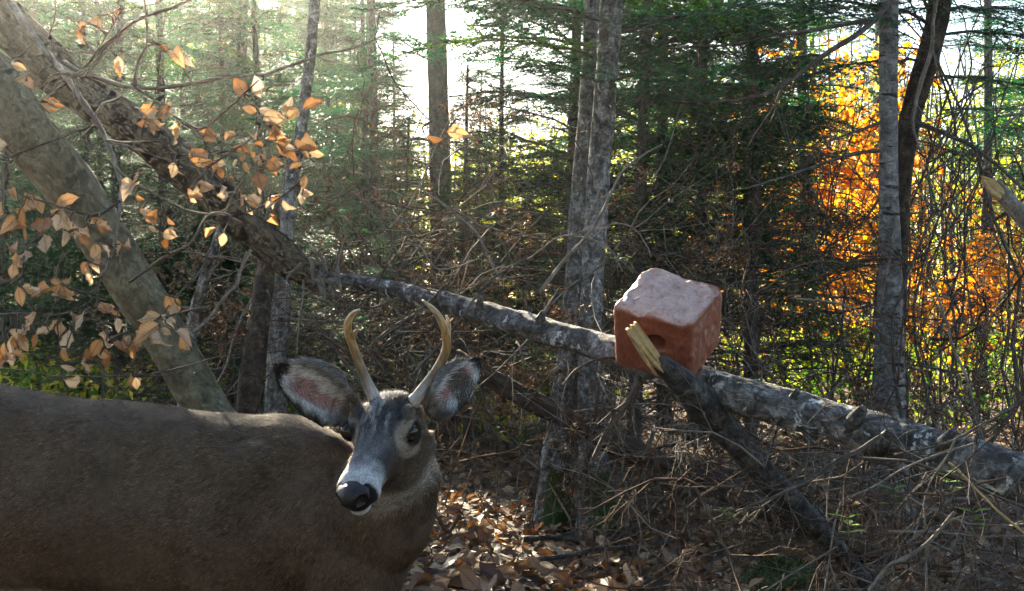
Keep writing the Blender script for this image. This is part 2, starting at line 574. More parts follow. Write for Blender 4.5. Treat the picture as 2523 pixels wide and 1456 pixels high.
def leaf_tris(C, D, N, ln, wd, fold=.15):
    """many simple leaves at once: a kite of two folded triangles pairs"""
    D = norm(D)
    S = norm(np.cross(D, N))
    N2 = np.cross(S, D)
    ln = np.asarray(ln)[:, None]; wd = np.asarray(wd)[:, None]
    a = C
    b = C + D * ln * .45 + S * wd * .5 + N2 * ln * fold
    c = C + D * ln
    e = C + D * ln * .45 - S * wd * .5 + N2 * ln * fold
    V = np.stack([a, b, c, e], 1).reshape(-1, 3)
    k = np.arange(len(C)) * 4
    T = np.concatenate([np.stack([k, k + 1, k + 2], -1), np.stack([k, k + 2, k + 3], -1)])
    return V, T


def fir_branch(rng, dead=False, needle=.030, nw=.0100, step=.021, nk=19, sub=.085):
    """a flat spray 1.2 m long along +X: returns wood and needle arrays"""
    wood, nd = MB(), MB()
    L = 1.2
    n = 12
    t = np.linspace(0, 1, n)
    P = np.stack([t * L, .05 * np.sin(t * 3 + rng.uniform(0, 6)), .10 * np.sin(t * 2.2) - .20 * t ** 2 + rng.normal(0, .006, n)], -1)
    tube(wood, P, np.linspace(.011, .0025, n), 4, caps=False)
    C, D = [], []

    def twig(p, d, ln, r, lv):
        far = needle > .04
        k = max(2, int(ln / .10))
        q = [np.array(p)]
        c = norm(d)
        for _ in range(k):
            c = norm(c + rng.normal(0, .10, 3) + np.array([0, 0, -.05]))
            q.append(q[-1] + c * ln / k)
        q = np.array(q)
        if dead or (lv > 0 and not far):
            tube(wood, q, np.linspace(r, .0013, k + 1), 3, caps=False)
        if not dead:
            m = max(3, int(ln / step))
            u = np.linspace(.08, 1, m)
            pos = np.stack([np.interp(u, np.linspace(0, 1, k + 1), q[:, j]) for j in range(3)], -1)
            C.append(pos); D.append(np.repeat(norm(q[-1] - q[0])[None], m, 0))
        if lv > 0:
            for j in range(int(ln / sub)):
                tt = rng.uniform(.15, .9)
                i = int(tt * k)
                sd = 1 if j % 2 else -1
                dn = norm(q[-1] - q[0])
                nd_ = norm(dn * .75 + sd * norm(np.cross(dn, [0, 0, 1.0])) * .65 + rng.normal(0, .06, 3))
                twig(q[i], nd_, ln * (1 - tt) * .75 + .04, r * .6, lv - 1)
    for k in range(nk):
        tt = .10 + .88 * k / (nk - 1)
        i = tt * (n - 1)
        p = np.array([np.interp(i, np.arange(n), P[:, j]) for j in range(3)])
        for sd in (-1, 1):
            if rng.random() < (.35 if dead else .1): continue
            ln = (.36 * math.sin(min(tt * 3.4 + .35, 3.0)) + .05) * rng.uniform(.7, 1.15)
            twig(p, [.62, sd * .78, rng.normal(-.05, .10)], ln, .003, 1)
    twig(P[-1], [1, 0, -.2], .14, .0025, 0)
    if C:
        C = np.concatenate(C); D = np.concatenate(D)
        up = np.tile([0, 0, 1.0], (len(C), 1))
        S = norm(np.cross(D, up))
        for sd in (-1, 1):
            dd = norm(D * .55 + S * sd * .85 + rng.normal(0, .16, D.shape) + np.array([0, 0, .08]))
            ln = needle * rng.uniform(.7, 1.25, len(C))
            w = norm(np.cross(dd, up + rng.normal(0, .45, D.shape)))
            a = C + w * nw * .5; b = C - w * nw * .5; e = C + dd * ln[:, None]
            nd.add(np.stack([a, b, e], 1).reshape(-1, 3), np.arange(len(C) * 3).reshape(-1, 3))
    return wood, nd


def mb_arrays(mb):
    V = np.concatenate(mb.v) if mb.v else np.zeros((0, 3))
    T = np.concatenate(mb.t) if mb.t else np.zeros((0, 3), int)
    Q = np.concatenate(mb.q) if mb.q else np.zeros((0, 4), int)
    A = np.concatenate(mb.a) if mb.a else np.zeros((0, 3))
    return V, T, Q, A


_r = np.random.default_rng(77)
LIVE = [tuple(mb_arrays(x) for x in fir_branch(_r)) for _ in range(4)]
LIVE_FAR = [tuple(mb_arrays(x) for x in fir_branch(_r, needle=.050, nw=.023, step=.040, nk=14, sub=.11)) for _ in range(3)]
DEAD_FAR = [tuple(mb_arrays(x) for x in fir_branch(_r, True, nk=7, sub=9)) for _ in range(2)]
DEAD = [tuple(mb_arrays(x) for x in fir_branch(_r, True, nk=15, sub=.12)) for _ in range(4)]


def place(mb, arr, Mx, p, mat=0, attr=None):
    V, T, Q, A = arr
    if not len(V): return
    mb.add(V @ Mx.T + p, T if len(T) else None, Q if len(Q) else None, mat, A if attr is None else np.tile(attr, (len(V), 1)))


def rot_to(az, tilt, sc, roll=0.0):
    """matrix taking +X to azimuth az, rising by tilt"""
    x = np.array([math.cos(az) * math.cos(tilt), math.sin(az) * math.cos(tilt), math.sin(tilt)])
    y = np.array([-math.sin(az), math.cos(az), 0])
    z = np.cross(x, y)
    y, z = y * math.cos(roll) + z * math.sin(roll), z * math.cos(roll) - y * math.sin(roll)
    return np.stack([x, y, z], 1) * sc


def fir_tree_meshes(seed, H, live_from, dead_from, spread, r0, gap=.17, per=(3, 5), far=False, lean=0.0):
    rng = np.random.default_rng(seed)
    trunk, dead, crown = MB(), MB(), MB()
    n = 34
    t = np.linspace(0, 1, n)
    P = np.stack([lean * t * H + .05 * np.sin(t * 5 + seed) * H / 8, .05 * np.sin(t * 4 + seed * 2) * H / 8, t * H - .15], -1)
    R = r0 * (1 - t) ** .85 + .012 + r0 * .6 * np.exp(-t * H / .22)
    tube(trunk, P, R, 14, rfun=bark_fun(seed, .10))
    z = dead_from
    lib = LIVE_FAR if far else LIVE
    while z < H - .15:
        alive_p = np.clip((z - live_from) / .9 + .5, 0, 1)
        Lz = spread * (1 - (z / H)) ** .75 + .12
        if z < live_from: Lz = spread * rng.uniform(.55, .95)
        for _ in range(rng.integers(per[0], per[1] + 1)):
            az = rng.uniform(0, 2 * math.pi)
            zz = z + rng.uniform(-.5, .5) * gap
            p = np.array([np.interp(zz, P[:, 2], P[:, 0]), np.interp(zz, P[:, 2], P[:, 1]), zz])
            sc = Lz * rng.uniform(.65, 1.15) / 1.2
            tilt = rng.normal(.10 if zz > live_from else -.08, .14) + .3 * (zz / H) ** 2
            Mx = rot_to(az, tilt, sc, rng.normal(0, .15))
            if rng.random() < alive_p:
                w, nd = (lib if zz < 4.5 else LIVE_FAR)[rng.integers(3)]
                place(dead, w, Mx, p)
                place(crown, nd, Mx, p, 0, (rng.random(), rng.random(), 0))
            else:
                dl = DEAD_FAR if far else DEAD
                w, _n = dl[rng.integers(len(dl))]
                place(dead, w, Mx, p)
        z += gap * rng.uniform(.7, 1.3) * (1 if z > live_from else 1.25)
    return [('trunk', trunk.mesh('trunk', M['fir'])), ('branch_wood', dead.mesh('branch_wood', M['twig'])), ('crown', crown.mesh('crown', M['needle'], smooth=False))]


def put_tree(meshes, name, x, y, rz, sc, label, cat, group=None):
    root = empty(name, (x, y, float(ground_z(x, y))), label, cat, group)
    root.rotation_euler = (0, 0, rz)
    root.scale = (sc, sc, sc)
    for nm, me in meshes:
        part = link(bpy.data.objects.new(nm, me), root)
        if nm == 'branch_wood': part['kind'] = 'stuff'
    return root


FIRS = [fir_tree_meshes(1, 9.5, 1.7, .45, 1.75, .050, per=(3, 4)),
        fir_tree_meshes(2, 8.0, 1.0, .35, 1.55, .042, per=(3, 4)),
        fir_tree_meshes(3, 4.2, .35, .2, 1.05, .026, gap=.14, per=(3, 4)),
        fir_tree_meshes(4, 11.5, 2.9, .5, 1.6, .088, gap=.24, per=(3, 3)),
        fir_tree_meshes(5, 9.5, 1.6, .6, 1.9, .055, gap=.24, per=(3, 3), far=True),
        fir_tree_meshes(6, 12.0, 2.6, .6, 1.9, .085, gap=.28, per=(3, 3), far=True),
        fir_tree_meshes(7, 4.4, .4, .3, 1.1, .03, gap=.2, per=(3, 3), far=True),
        fir_tree_meshes(8, 11.0, 2.4, .8, 1.3, .088, gap=.30, per=(1, 3)),
        fir_tree_meshes(9, 9.0, 1.8, .5, 1.3, .045, gap=.30, per=(1, 2))]


def px(x, d):
    return (x - CX) * d / FPX


def plant_fir(v, x, d, rz, sc, label, group=None):
    return put_tree(FIRS[v], 'fir_tree', px(x, d), d, rz, sc, label, 'fir tree', group)


# named firs of the middle distance
plant_fir(7, 1072, 9.0, .3, 1.0, 'tall straight fir with thick bare grey trunk against the bright gap of sky')
plant_fir(8, 924, 9.8, 1.9, .9, 'slim dark fir trunk just behind the tall straight grey trunk')
plant_fir(1, 1715, 8.6, 2.2, 1.0, 'dense dark fir standing behind the reddish salt block')
plant_fir(8, 1990, 10.2, .9, 1.1, 'dark fir in front of the glowing orange leaves')
plant_fir(1, 1420, 9.4, 4.0, 1.05, 'fir with thin dead lower branches behind the pale paired trunks')
plant_fir(8, 590, 9.8, 5.1, 1.0, 'green fir behind the dry beech leaves and leaning dark trunk')
plant_fir(2, 245, 10.5, 3.3, 1.05, 'hazy green fir seen between the two leaning trunks')
plant_fir(2, 20, 9.5, .5, 1.1, 'green fir at the edge of the picture behind the smooth leaning trunk')
plant_fir(8, 2420, 11.5, 2.7, 1.0, 'fir with drooping thin branches beyond the slim birch and curved dark trunk')
plant_fir(2, 850, 11.2, 1.0, .55, 'small young fir behind the broken end of the leaning trunk')
plant_fir(2, 1240, 9.8, 2.0, .95, 'low bushy young fir below the bright gap of sky')
plant_fir(2, 1850, 8.0, 4.4, 1.05, 'small young fir with dead lower twigs beside the salt block')
plant_fir(1, 1575, 7.8, 2.9, .95, 'fir whose dark boughs hang over the salt block')
plant_fir(8, 2600, 9.0, .2, 1.0, 'fir at the edge of the picture behind the broken pale stub')
for v, x, d, rz, sc, lab in ((1, 90, 11.5, .2, .62, 'hazy young fir above the smooth leaning trunk'), (2, 300, 8.6, 1.2, 1.15, 'bushy young fir between the leaning trunks'), (2, 395, 8.6, 3.2, 1.15, 'bushy young fir under the forked pale branch'), (1, 205, 10.0, 2.2, .72, 'young fir high between the leaning trunks'), (1, 900, 13.0, 1.1, .84, 'full green fir filling the view beside the bright gap of sky'), (1, 800, 15.0, 2.6, .92, 'full green fir above the splintered end of the leaning trunk'), (0, 700, 17.0, .4, .85, 'tall hazy fir above the pale scaly trunk'), (1, 480, 14.0, 3.9, .66, 'hazy fir in the glare above the leaning trunks'), (0, 965, 18.0, 1.8, .60, 'fir standing in the bright gap beside the tall grey trunk'), (1, 870, 21.0, 4.8, .95, 'far fir at the edge of the bright gap of sky'), (1, 450, 12.0, 2.0, .66, 'hazy green fir behind the forked pale twigs'),
                             (1, 540, 8.6, 3.0, .55, 'leafy young fir behind the rough leaning trunk'), (2, 630, 8.0, 4.0, .95, 'bushy young fir behind the pale scaly trunk'), (1, 900, 10.8, 5.0, .58, 'fir with flat green boughs beside the slim dark fir trunk'),
                             (2, 1000, 8.8, .7, .62, 'short dense fir between the slim and the tall grey trunk'), (2, 1150, 8.6, 1.7, .72, 'low fir just right of the tall straight grey trunk'), (2, 1420, 8.4, 2.5, .85, 'young fir with brown lower twigs behind the pale paired trunks'),
                             (0, 1640, 9.6, 3.6, .95, 'dark fir between the paired trunks and the salt block'), (1, 1860, 9.2, 4.6, .95, 'dark fir over the bare saplings beyond the salt block'), (1, 1180, 11.0, 5.6, .42, 'small fir at the foot of the bright gap of sky')):
    plant_fir(v, x, d, rz, sc, lab)
for X, Y, v, sc in ((-3.2, -2.5, 1, 1.0), (-.8, -4.0, 0, 1.0), (1.9, -3.2, 1, 1.05), (4.4, -1.5, 0, 1.0), (-5.5, -.5, 0, 1.0), (.6, -6.5, 5, .8), (5.2, -5.0, 5, .8), (-4.0, -6.0, 5, .8)):  # unseen firs added behind the camera to hold back frontal skylight
    put_tree(FIRS[v], 'fir_tree', X, Y, X * 2.1, sc, 'unseen fir tree added behind the viewpoint to cut frontal skylight', 'fir tree', 'unseen firs added to cut skylight')
# the stand behind


def sunlit_limit(X, d):
    """the sun reaches the litter and the orange beeches through gaps in the stand: how tall a tree may grow here"""
    lim = 99.0
    for tx, ty in ((.1, 5.0), (1.2, 4.6), (3.2, 11.0), (2.4, 10.0), (4.4, 11.5), (5.6, 12.0)):
        if d > ty + .5 and abs(X - (tx - .354 * (d - ty))) < 1.7:
            lim = min(lim, .3 + .46 * (d - ty))
    return lim


rs = random.Random(5)
far_spots = []
tries = 0
while len(far_spots) < 88 and tries < 5000:
    tries += 1
    d = rs.uniform(12.5, 40)
    x = rs.uniform(-300, 2850) if rs.random() < .62 else rs.uniform(-100, 950)
    X = px(x, d)
    top_gap = 850 < x < 1500 or 1740 < x < 1960
    if x > 2200 and d < 28 and rs.random() < .75: continue
    if 1880 < x < 2200 and d < 20: continue
    if any(math.hypot(X - a, d - b) < 1.45 for a, b, _, _ in far_spots): continue
    v = 6 if top_gap else rs.choice([4, 5, 4])
    sc = rs.uniform(.8, 1.15)
    if top_gap: sc = (1.1 + .145 * d) * rs.uniform(.8, 1.05) / 4.4
    if x < 850: sc = (1.1 + (.33 if x < 600 else .40) * d) * rs.uniform(.9, 1.05) / (9.5, 12.0)[v - 4]
    lim = sunlit_limit(X, d)
    if lim < 2.2: continue
    sc = min(sc, lim / (9.5, 12.0, 4.4)[v - 4])
    far_spots.append((X, d, v, sc))
for X, d, v, sc in far_spots:
    xp = CX + X * FPX / d
    where = ('above the smooth leaning beech' if xp < 250 else 'behind the dry beech leaves' if xp < 560 else 'beyond the splintered leaning trunk' if xp < 870 else 'below the bright gap of sky' if xp < 1330 else
             'beyond the pale paired trunks' if xp < 1560 else 'beyond the salt block' if xp < 1860 else 'beyond the glowing orange beeches' if xp < 2230 else 'beyond the bare saplings past the birch')
    hgt = 'young' if v == 6 or sc < .6 else 'tall'
    put_tree(FIRS[v], 'fir_tree', X, d, rs.uniform(0, 6.28), sc, hgt + (' far fir ' if d > 25 else ' fir of the middle stand ') + where, 'fir tree', 'firs of the stand behind')


# ------------------------------------------------------------------ the far wood: yellowing leaves lit from behind
def far_wood():
    rng = np.random.default_rng(9)
    mb, st = MB(), MB()
    for d0, d1, hgt, nclump in ((22, 34, 6.5, 480), (34, 52, 10.0, 560)):
        d = rng.uniform(d0, d1, nclump)
        x = rng.uniform(-250, 2800, nclump)
        X = (x - CX) * d / FPX
        hm = hgt * (.75 + .35 * vnoise(np.stack([X * .25, d * .1, np.zeros(nclump)], -1), 8))
        hm = np.where((x > 870) & (x < 1480), hm * .68, hm)
        hm = np.where((x > 1740) & (x < 1960), hm * .8, hm)
        hm = np.where(x > 2200, hm * 1.05, hm)
        hm = np.where(x < 800, hm * 1.25, hm)
        z = hm * rng.random(nclump) ** .8
        for i in range(nclump):
            k = 90
            C = np.array([X[i], d[i], z[i] + .3]) + rng.normal(0, 1, (k, 3)) * np.array([.75, .75, .5])
            V, T = leaf_tris(C, rng.normal(0, 1, (k, 3)) + [0, 0, -.4], rng.normal(0, 1, (k, 3)), rng.uniform(.07, .14, k) * (1.7 if d0 > 30 else 1.1), rng.uniform(.05, .09, k) * (1.7 if d0 > 30 else 1.1))
            tone = np.clip(rng.normal(.42, .22), 0, 1)
            mb.add(V, T, attr=np.tile([tone, 0, 0], (len(V), 1)))
        for i in range(0, nclump, 3):
            P = np.array([[X[i], d[i], 0], [X[i] + rng.normal(0, .3), d[i], hm[i] * .5], [X[i] + rng.normal(0, .5), d[i], hm[i] + 1]])
            tube(st, catmull(P, 8), np.linspace(.06, .012, 8) * rng.uniform(.5, 1.4), 5, 1, caps=False)
    mb.v += st.v; mb.a += st.a
    mb.q += [q + mb.n for q in st.q]; mb.qm += st.qm; mb.n += st.n
    o = mb.build('far_woods', [M['yellowleaf'], M['fir']], smooth=False)
    tag(o, 'sunlit yellow-green wood filling the distance between the firs', 'woods', None, 'stuff')


far_wood()
# ------------------------------------------------------------------ single trees, logs and branches near the camera
def keys_to_path(keys, n):
    """(x, y, width, distance) in the photograph -> path with radii"""
    K = np.array([[*W(x, y, d), w * d / FPX / 2] for x, y, w, d in keys])
    return catmull(K, n)


def trunk_tree(name, keys, mat, label, cat, n=90, sides=22, fun=None, seed=1, group=None, flare=True):
    X = keys_to_path(keys, n)
    base = X[0, :3].copy()
    root = empty(name, tuple(base), label, cat, group)
    mb = MB()
    R = X[:, 3].copy()
    if flare:
        hgt = np.linalg.norm(X[:, :3] - base, axis=1)
        R = R * (1 + .30 * np.exp(-hgt / .10))
    tube(mb, X[:, :3] - base, R, sides, rfun=fun or bark_fun(seed, .09))
    mb.build('trunk', mat, root)
    return root, X, base


def base_y(d, z=0.0):
    return CYP + (CAM_Z - z) * FPX / d


def wood_branch(root, base, keys, mat, name='branch', sides=7, n=None, seed=0, twigs=0, tl=.25):
    X = keys_to_path(keys, n or max(16, 8 * len(keys)))
    rng = np.random.default_rng(seed + 100)
    mb = MB()
    P = X[:, :3] - base
    P = P + .004 * fbm(P * 14, seed, 2)[:, None]
    tube(mb, P, X[:, 3], sides, rfun=bark_fun(seed, .12, 2, 30))
    for _ in range(twigs):
        i = rng.integers(3, len(P) - 1)
        dd = norm(P[i] - P[i - 1])
        nd = norm(dd * .6 + norm(rng.normal(0, 1, 3)) * .8)
        grow(mb, P[i], nd, tl * rng.uniform(.5, 1.3), X[i, 3] * .55, 1, rng, 0, .5, .0, (1, 3))
    return mb.build(name, mat, root), X


def boughs(root, base, X, spots, seed, name='bough', lib=None):
    """live fir boughs on a trunk: (photo y of the foot, azimuth, tilt, length)"""
    rng = np.random.default_rng(seed)
    for y, az, tilt, ln in spots:
        ys = CYP - (X[:, 2] - CAM_Z) * FPX / X[:, 1]
        i = int(np.argmin(np.abs(ys - y)))
        w, nd = (lib or LIVE)[rng.integers(3)]
        mb = MB()
        Mx = rot_to(az, tilt, ln / 1.2, rng.normal(0, .15))
        place(mb, w, Mx, X[i, :3] - base, 0)
        place(mb, nd, Mx, X[i, :3] - base, 1, (rng.random(), 0, 0))
        mb.build(name, [M['twig'], M['needle']], root, smooth=False)


# smooth leaning beech
d = 4.0
BEECH, BX_, BB = trunk_tree('beech_tree', [(760, base_y(3.75), 138, 3.75), (645, 1240, 116, 3.85), (545, 1060, 104, 3.95), (465, 930, 108, 4.0), (388, 800, 110, 4.0), (300, 655, 114, 4.0), (192, 490, 124, 4.0), (65, 325, 132, 4.0), (-80, 140, 138, 4.05), (-420, -220, 150, 4.2), (-1300, -1100, 120, 4.6), (-2000, -2200, 60, 5.2)],
                             M['beech'], 'smooth mossy grey beech trunk leaning out of the picture behind the deer', 'beech tree', 120, 30, bark_fun(3, .085, 1.8, 4.5), 3)
# rough dark leaning trunk
LEAN, LX, LB = trunk_tree('leaning_tree', [(800, 712, 30, 4.95), (745, 668, 60, 4.85), (690, 628, 74, 4.8), (600, 550, 80, 4.7), (455, 412, 88, 4.6), (305, 302, 94, 4.5), (135, 172, 98, 4.45), (-40, 10, 106, 4.4), (-500, -360, 125, 4.3), (-1500, -1300, 90, 4.6), (-2200, -2300, 40, 5.0)],
                          M['dark'], 'rough dark trunk leaning from the upper corner down to a splintered end', 'leaning tree', 130, 34, bark_fun(9, .13, 3, 5, .10, 11), 9, flare=False)
rng = np.random.default_rng(31)
for k in range(16):                                # torn bark at its end
    p = W(770 + rng.normal(0, 30), 655 + rng.normal(0, 22), 4.72 + rng.normal(0, .05))
    t = np.linspace(0, 1, 7)
    ln, wd = rng.uniform(.04, .12), rng.uniform(.006, .020)
    dr = norm(rng.normal(0, 1, 3) + [.1, -.1, -.7])
    sd = norm(np.cross(dr, rng.normal(0, 1, 3)))
    nn = np.cross(sd, dr)
    c = p + np.outer(t * ln, dr) + np.outer(.03 * np.sin(t * 4 + k) * t, nn)
    mb = MB()
    w = wd * (1 - .6 * t)[:, None]
    V = np.concatenate([c + sd * w, c - sd * w, c + sd * w + nn * .002, c - sd * w + nn * .002]) - LB
    i = np.arange(6)
    mb.add(V, None, np.concatenate([np.stack([i, i + 1, i + 8, i + 7], -1), np.stack([i + 14, i + 21, i + 22, i + 15], -1), np.stack([i, i + 14, i + 15, i + 1], -1), np.stack([i + 7, i + 8, i + 22, i + 21], -1)]))
    mb.build('bark_strip', M['paletwig'], LEAN)

# the fallen tree with its fork, limb and broken stub
FLOG = empty('fallen_tree', tuple(W(2160, 1068, 3.25)), 'grey scaly fallen tree propped across the view with the salt block on its fork', 'fallen tree')
FB = np.array(FLOG.location)
mb = MB()
X = keys_to_path([(5200, 2150, 200, 2.2), (3900, 1700, 170, 2.4), (3200, 1400, 150, 2.6), (2700, 1232, 124, 2.85), (2523, 1178, 114, 3.0), (2330, 1118, 104, 3.12), (2160, 1068, 97, 3.25), (1900, 995, 92, 3.45), (1786, 962, 90, 3.55), (1690, 928, 86, 3.65), (1560, 880, 76, 3.85), (1440, 842, 68, 4.05), (1240, 785, 57, 4.4), (1100, 747, 50, 4.65), (960, 712, 43, 4.9), (880, 696, 34, 4.98), (810, 684, 30, 4.98), (745, 668, 24, 4.92)], 420)
tube(mb, X[:, :3] - FB, X[:, 3], 44, rfun=lambda a, l: bark_fun(14, .13, 2.6, 7)(a, l) + .07 * np.clip(fbm(np.stack([np.cos(a) * 5, np.sin(a) * 5, l * 26], -1), 77, 2), -.2, .6))
for k, (x, y, dd, r) in enumerate([(2110, 1030, 3.22, .022), (2175, 1085, 3.16, .02), (2330, 1085, 3.06, .018), (1950, 985, 3.38, .015), (1330, 790, 4.2, .02), (1180, 752, 4.45, .017)]):
    p = W(x, y, dd) - FB
    tube(mb, [p + [0, .05, -.04], p, p + [.012, -.03, .03]], [r * 1.4, r, r * .55], 9, rfun=bark_fun(k, .2))
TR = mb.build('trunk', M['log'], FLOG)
mb = MB()
X = keys_to_path([(1690, 950, 74, 3.62), (1745, 1012, 76, 3.58), (1850, 1130, 66, 3.62), (1970, 1255, 56, 3.7), (2060, 1350, 46, 3.8), (2130, 1430, 38, 3.9), (2200, 1510, 30, 4.0)], 70)
tube(mb, X[:, :3] - FB, X[:, 3], 20, rfun=bark_fun(15, .12, 2.6, 9))
mb.build('limb', M['logdark'], FLOG)
mb = MB()
X = keys_to_path([(1760, 1030, 88, 3.57), (1705, 965, 78, 3.46), (1655, 918, 54, 3.37), (1622, 888, 38, 3.34), (1610, 876, 26, 3.335)], 40)
tube(mb, X[:, :3] - FB, X[:, 3], 18, rfun=bark_fun(16, .12, 2.6, 9))
STUB = mb.build('broken_stub', M['logdark'], FLOG)


def splinter(keys, name, parent, seed, thick=.014):
    """a split piece of wood: uneven flat strip with torn ends"""
    rng = np.random.default_rng(seed)
    X = keys_to_path(keys, 22)
    P = X[:, :3] - FB
    T = norm(np.gradient(P, axis=0))
    S = norm(np.cross(T, [0, -1.0, .25]))
    Nn = np.cross(S, T)
    w = X[:, 3]
    off = np.linspace(-1, 1, 9)
    jag = .14 * rng.normal(0, 1, 9)
    top = []
    for i in range(len(P)):
        e = P[i] + np.outer(off * w[i], S[i]) + np.outer(.0035 * vnoise(np.stack([off * 3, np.full(9, i * .12), np.zeros(9)], -1), seed), Nn[i])
        if i > 17: e = e + np.outer(jag * .010 * (i - 17), T[i])
        top.append(e)
    top = np.array(top)
    bot = top - (Nn * thick)[:, None]
    m, n = top.shape[:2]
    V = np.concatenate([top.reshape(-1, 3), bot.reshape(-1, 3)])
    g = lambda a, b: a * n + b
    Q = []
    for i in range(m - 1):
        for j in range(n - 1):
            Q.append((g(i, j), g(i, j + 1), g(i + 1, j + 1), g(i + 1, j)))
            Q.append((m * n + g(i, j), m * n + g(i + 1, j), m * n + g(i + 1, j + 1), m * n + g(i, j + 1)))
        for j in (0, n - 1):
            q = (g(i, j), g(i + 1, j), m * n + g(i + 1, j), m * n + g(i, j))
            Q.append(q if j == 0 else q[::-1])
    for j in range(n - 1):
        for i in (0, m - 1):
            q = (g(i, j + 1), g(i, j), m * n + g(i, j), m * n + g(i, j + 1))
            Q.append(q if i == 0 else q[::-1])
    mb = MB(); mb.add(V, None, Q)
    return mb.build(name, M['wood'], parent, smooth=False)


sp = splinter([(1648, 922, 16, 3.345), (1622, 892, 28, 3.32), (1596, 858, 33, 3.30), (1574, 828, 34, 3.285), (1558, 805, 32, 3.275)], 'splintered_wood', FLOG, 1)
splinter([(1618, 925, 5, 3.335), (1590, 884, 9, 3.305), (1566, 848, 8, 3.29), (1552, 826, 4, 3.282)], 'splintered_wood', FLOG, 3, .008)
for kk, tw in (([(1530, 880, 8, 3.85), (1470, 885, 7, 3.8), (1420, 910, 5, 3.75), (1385, 950, 4, 3.7)], 0), ([(1590, 905, 12, 3.8), (1570, 960, 10, 3.78), (1562, 1000, 7, 3.75), (1568, 1080, 5, 3.72)], 2),
               ([(1520, 880, 26, 3.9), (1570, 930, 22, 3.8), (1550, 985, 16, 3.75), (1500, 1055, 13, 3.7), (1462, 1130, 12, 3.66)], 3), ([(1610, 1060, 7, 3.5), (1590, 1110, 6, 3.5), (1540, 1125, 5, 3.5), (1450, 1160, 4, 3.5)], 3)):
    wood_branch(FLOG, FB, kk, M['twig'], seed=len(kk) + int(kk[0][0]), twigs=tw, tl=.18)

# slim dark tree, pale trunks, stick
trunk_tree('slim_tree', [(548, base_y(4.7), 66, 4.7), (585, 1180, 60, 4.65), (605, 1020, 58, 4.6), (632, 830, 54, 4.7), (652, 690, 46, 4.85), (664, 610, 42, 4.95), (672, 540, 36, 5.0), (680, 480, 20, 5.05)],
           M['cherry'], 'slim dark bare trunk propped under the rough leaning trunk', 'tree', 80, 18, bark_fun(21, .16, 2.5, 9), 21)
trunk_tree('pale_tree', [(668, base_y(5.6), 60, 5.6), (680, 1010, 54, 5.6), (690, 800, 50, 5.6), (700, 600, 46, 5.6), (716, 450, 38, 5.65), (745, 300, 30, 5.7), (790, -200, 24, 5.8), (850, -1500, 14, 6.0)],
           M['white'], 'pale scaly trunk with one lit edge behind the deer ear', 'tree', 80, 18, bark_fun(22, .08, 2, 7), 22)
trunk_tree('dead_sapling', [(415, base_y(5.1), 30, 5.1), (470, 835, 28, 5.05), (500, 700, 27, 5.0), (538, 585, 24, 5.0), (560, 500, 12, 5.0)], M['white'], 'short pale dead stem leaning beside the smooth beech trunk', 'dead tree', 50, 12, bark_fun(23, .1), 23)
PA, PAX, PAB = trunk_tree('paired_tree', [(1365, base_y(5.5), 96, 5.5), (1367, 1230, 86, 5.5), (1372, 1100, 66, 5.5), (1395, 880, 46, 5.55), (1410, 700, 38, 5.6), (1422, 500, 36, 5.65), (1445, 250, 36, 5.7), (1458, 0, 36, 5.75), (1480, -700, 30, 5.9), (1500, -2200, 10, 6.0)],
                          M['white'], 'slimmer pale scaly trunk of the pair, mossy at its foot', 'tree', 100, 20, bark_fun(25, .09, 2, 8), 25)
PB, PBX, PBB = trunk_tree('paired_tree', [(1478, base_y(5.35), 98, 5.35), (1470, 1230, 84, 5.35), (1462, 1100, 76, 5.38), (1455, 880, 64, 5.42), (1458, 700, 56, 5.46), (1472, 480, 56, 5.5), (1490, 250, 54, 5.5), (1508, 0, 56, 5.5), (1540, -700, 48, 5.6), (1560, -2400, 14, 5.8)],
                          M['white'], 'thicker pale scaly trunk of the pair, with green boughs high up', 'tree', 110, 22, bark_fun(26, .09, 2, 8), 26)
boughs(PB, PBB, PBX, [(150, -2.75, .05, 1.0), (205, -.9, -.05, .9), (215, -2.2, .0, .85), (60, -2.9, .1, 1.15), (90, -.5, .05, 1.2), (-20, -2.3, .1, 1.2), (10, -.15, .0, 1.15), (-80, -1.3, .1, 1.2), (-100, 2.8, .1, 1.3), (-160, -2.7, .2, 1.4), (-220, -.6, .2, 1.4), (-380, .8, .2, 1.3), (-500, 3.4, .3, 1.2), (-700, -1.5, .3, 1.1), (-900, 1.5, .3, 1.0), (-1100, -2.5, .4, .9)], 4)
boughs(PA, PAB, PAX, [(120, 3.3, .0, 1.1), (-30, 2.6, .1, 1.2), (40, -2.6, .0, 1.0), (-260, -2.9, .2, 1.2), (-420, 2.0, .2, 1.1), (-620, -1.2, .3, 1.0)], 6)
BI, BIX, BIB = trunk_tree('birch_tree', [(2196, base_y(5.8), 92, 5.8), (2192, 1100, 84, 5.8), (2190, 950, 78, 5.8), (2193, 700, 60, 5.8), (2190, 500, 48, 5.8), (2189, 300, 44, 5.8), (2190, 40, 46, 5.8), (2194, -300, 40, 5.8), (2205, -1200, 28, 5.9), (2215, -2200, 12, 6.0)],
                          M['birch'], 'slim grey birch trunk with dark ring marks', 'birch tree', 110, 20, bark_fun(27, .05, 1.5, 5), 27)
CU, CUX, CUB = trunk_tree('curved_tree', [(2190, base_y(6.3), 84, 6.3), (2200, 1000, 74, 6.3), (2204, 800, 54, 6.3), (2212, 620, 50, 6.3), (2222, 450, 50, 6.3), (2246, 280, 54, 6.3), (2284, 150, 56, 6.3), (2316, 0, 54, 6.3), (2335, -300, 56, 6.3), (2360, -1500, 36, 6.5), (2370, -2400, 14, 6.6)],
                          M['dark'], 'dark curved trunk growing close behind the slim grey birch', 'tree', 100, 18, bark_fun(28, .08, 2, 6), 28)
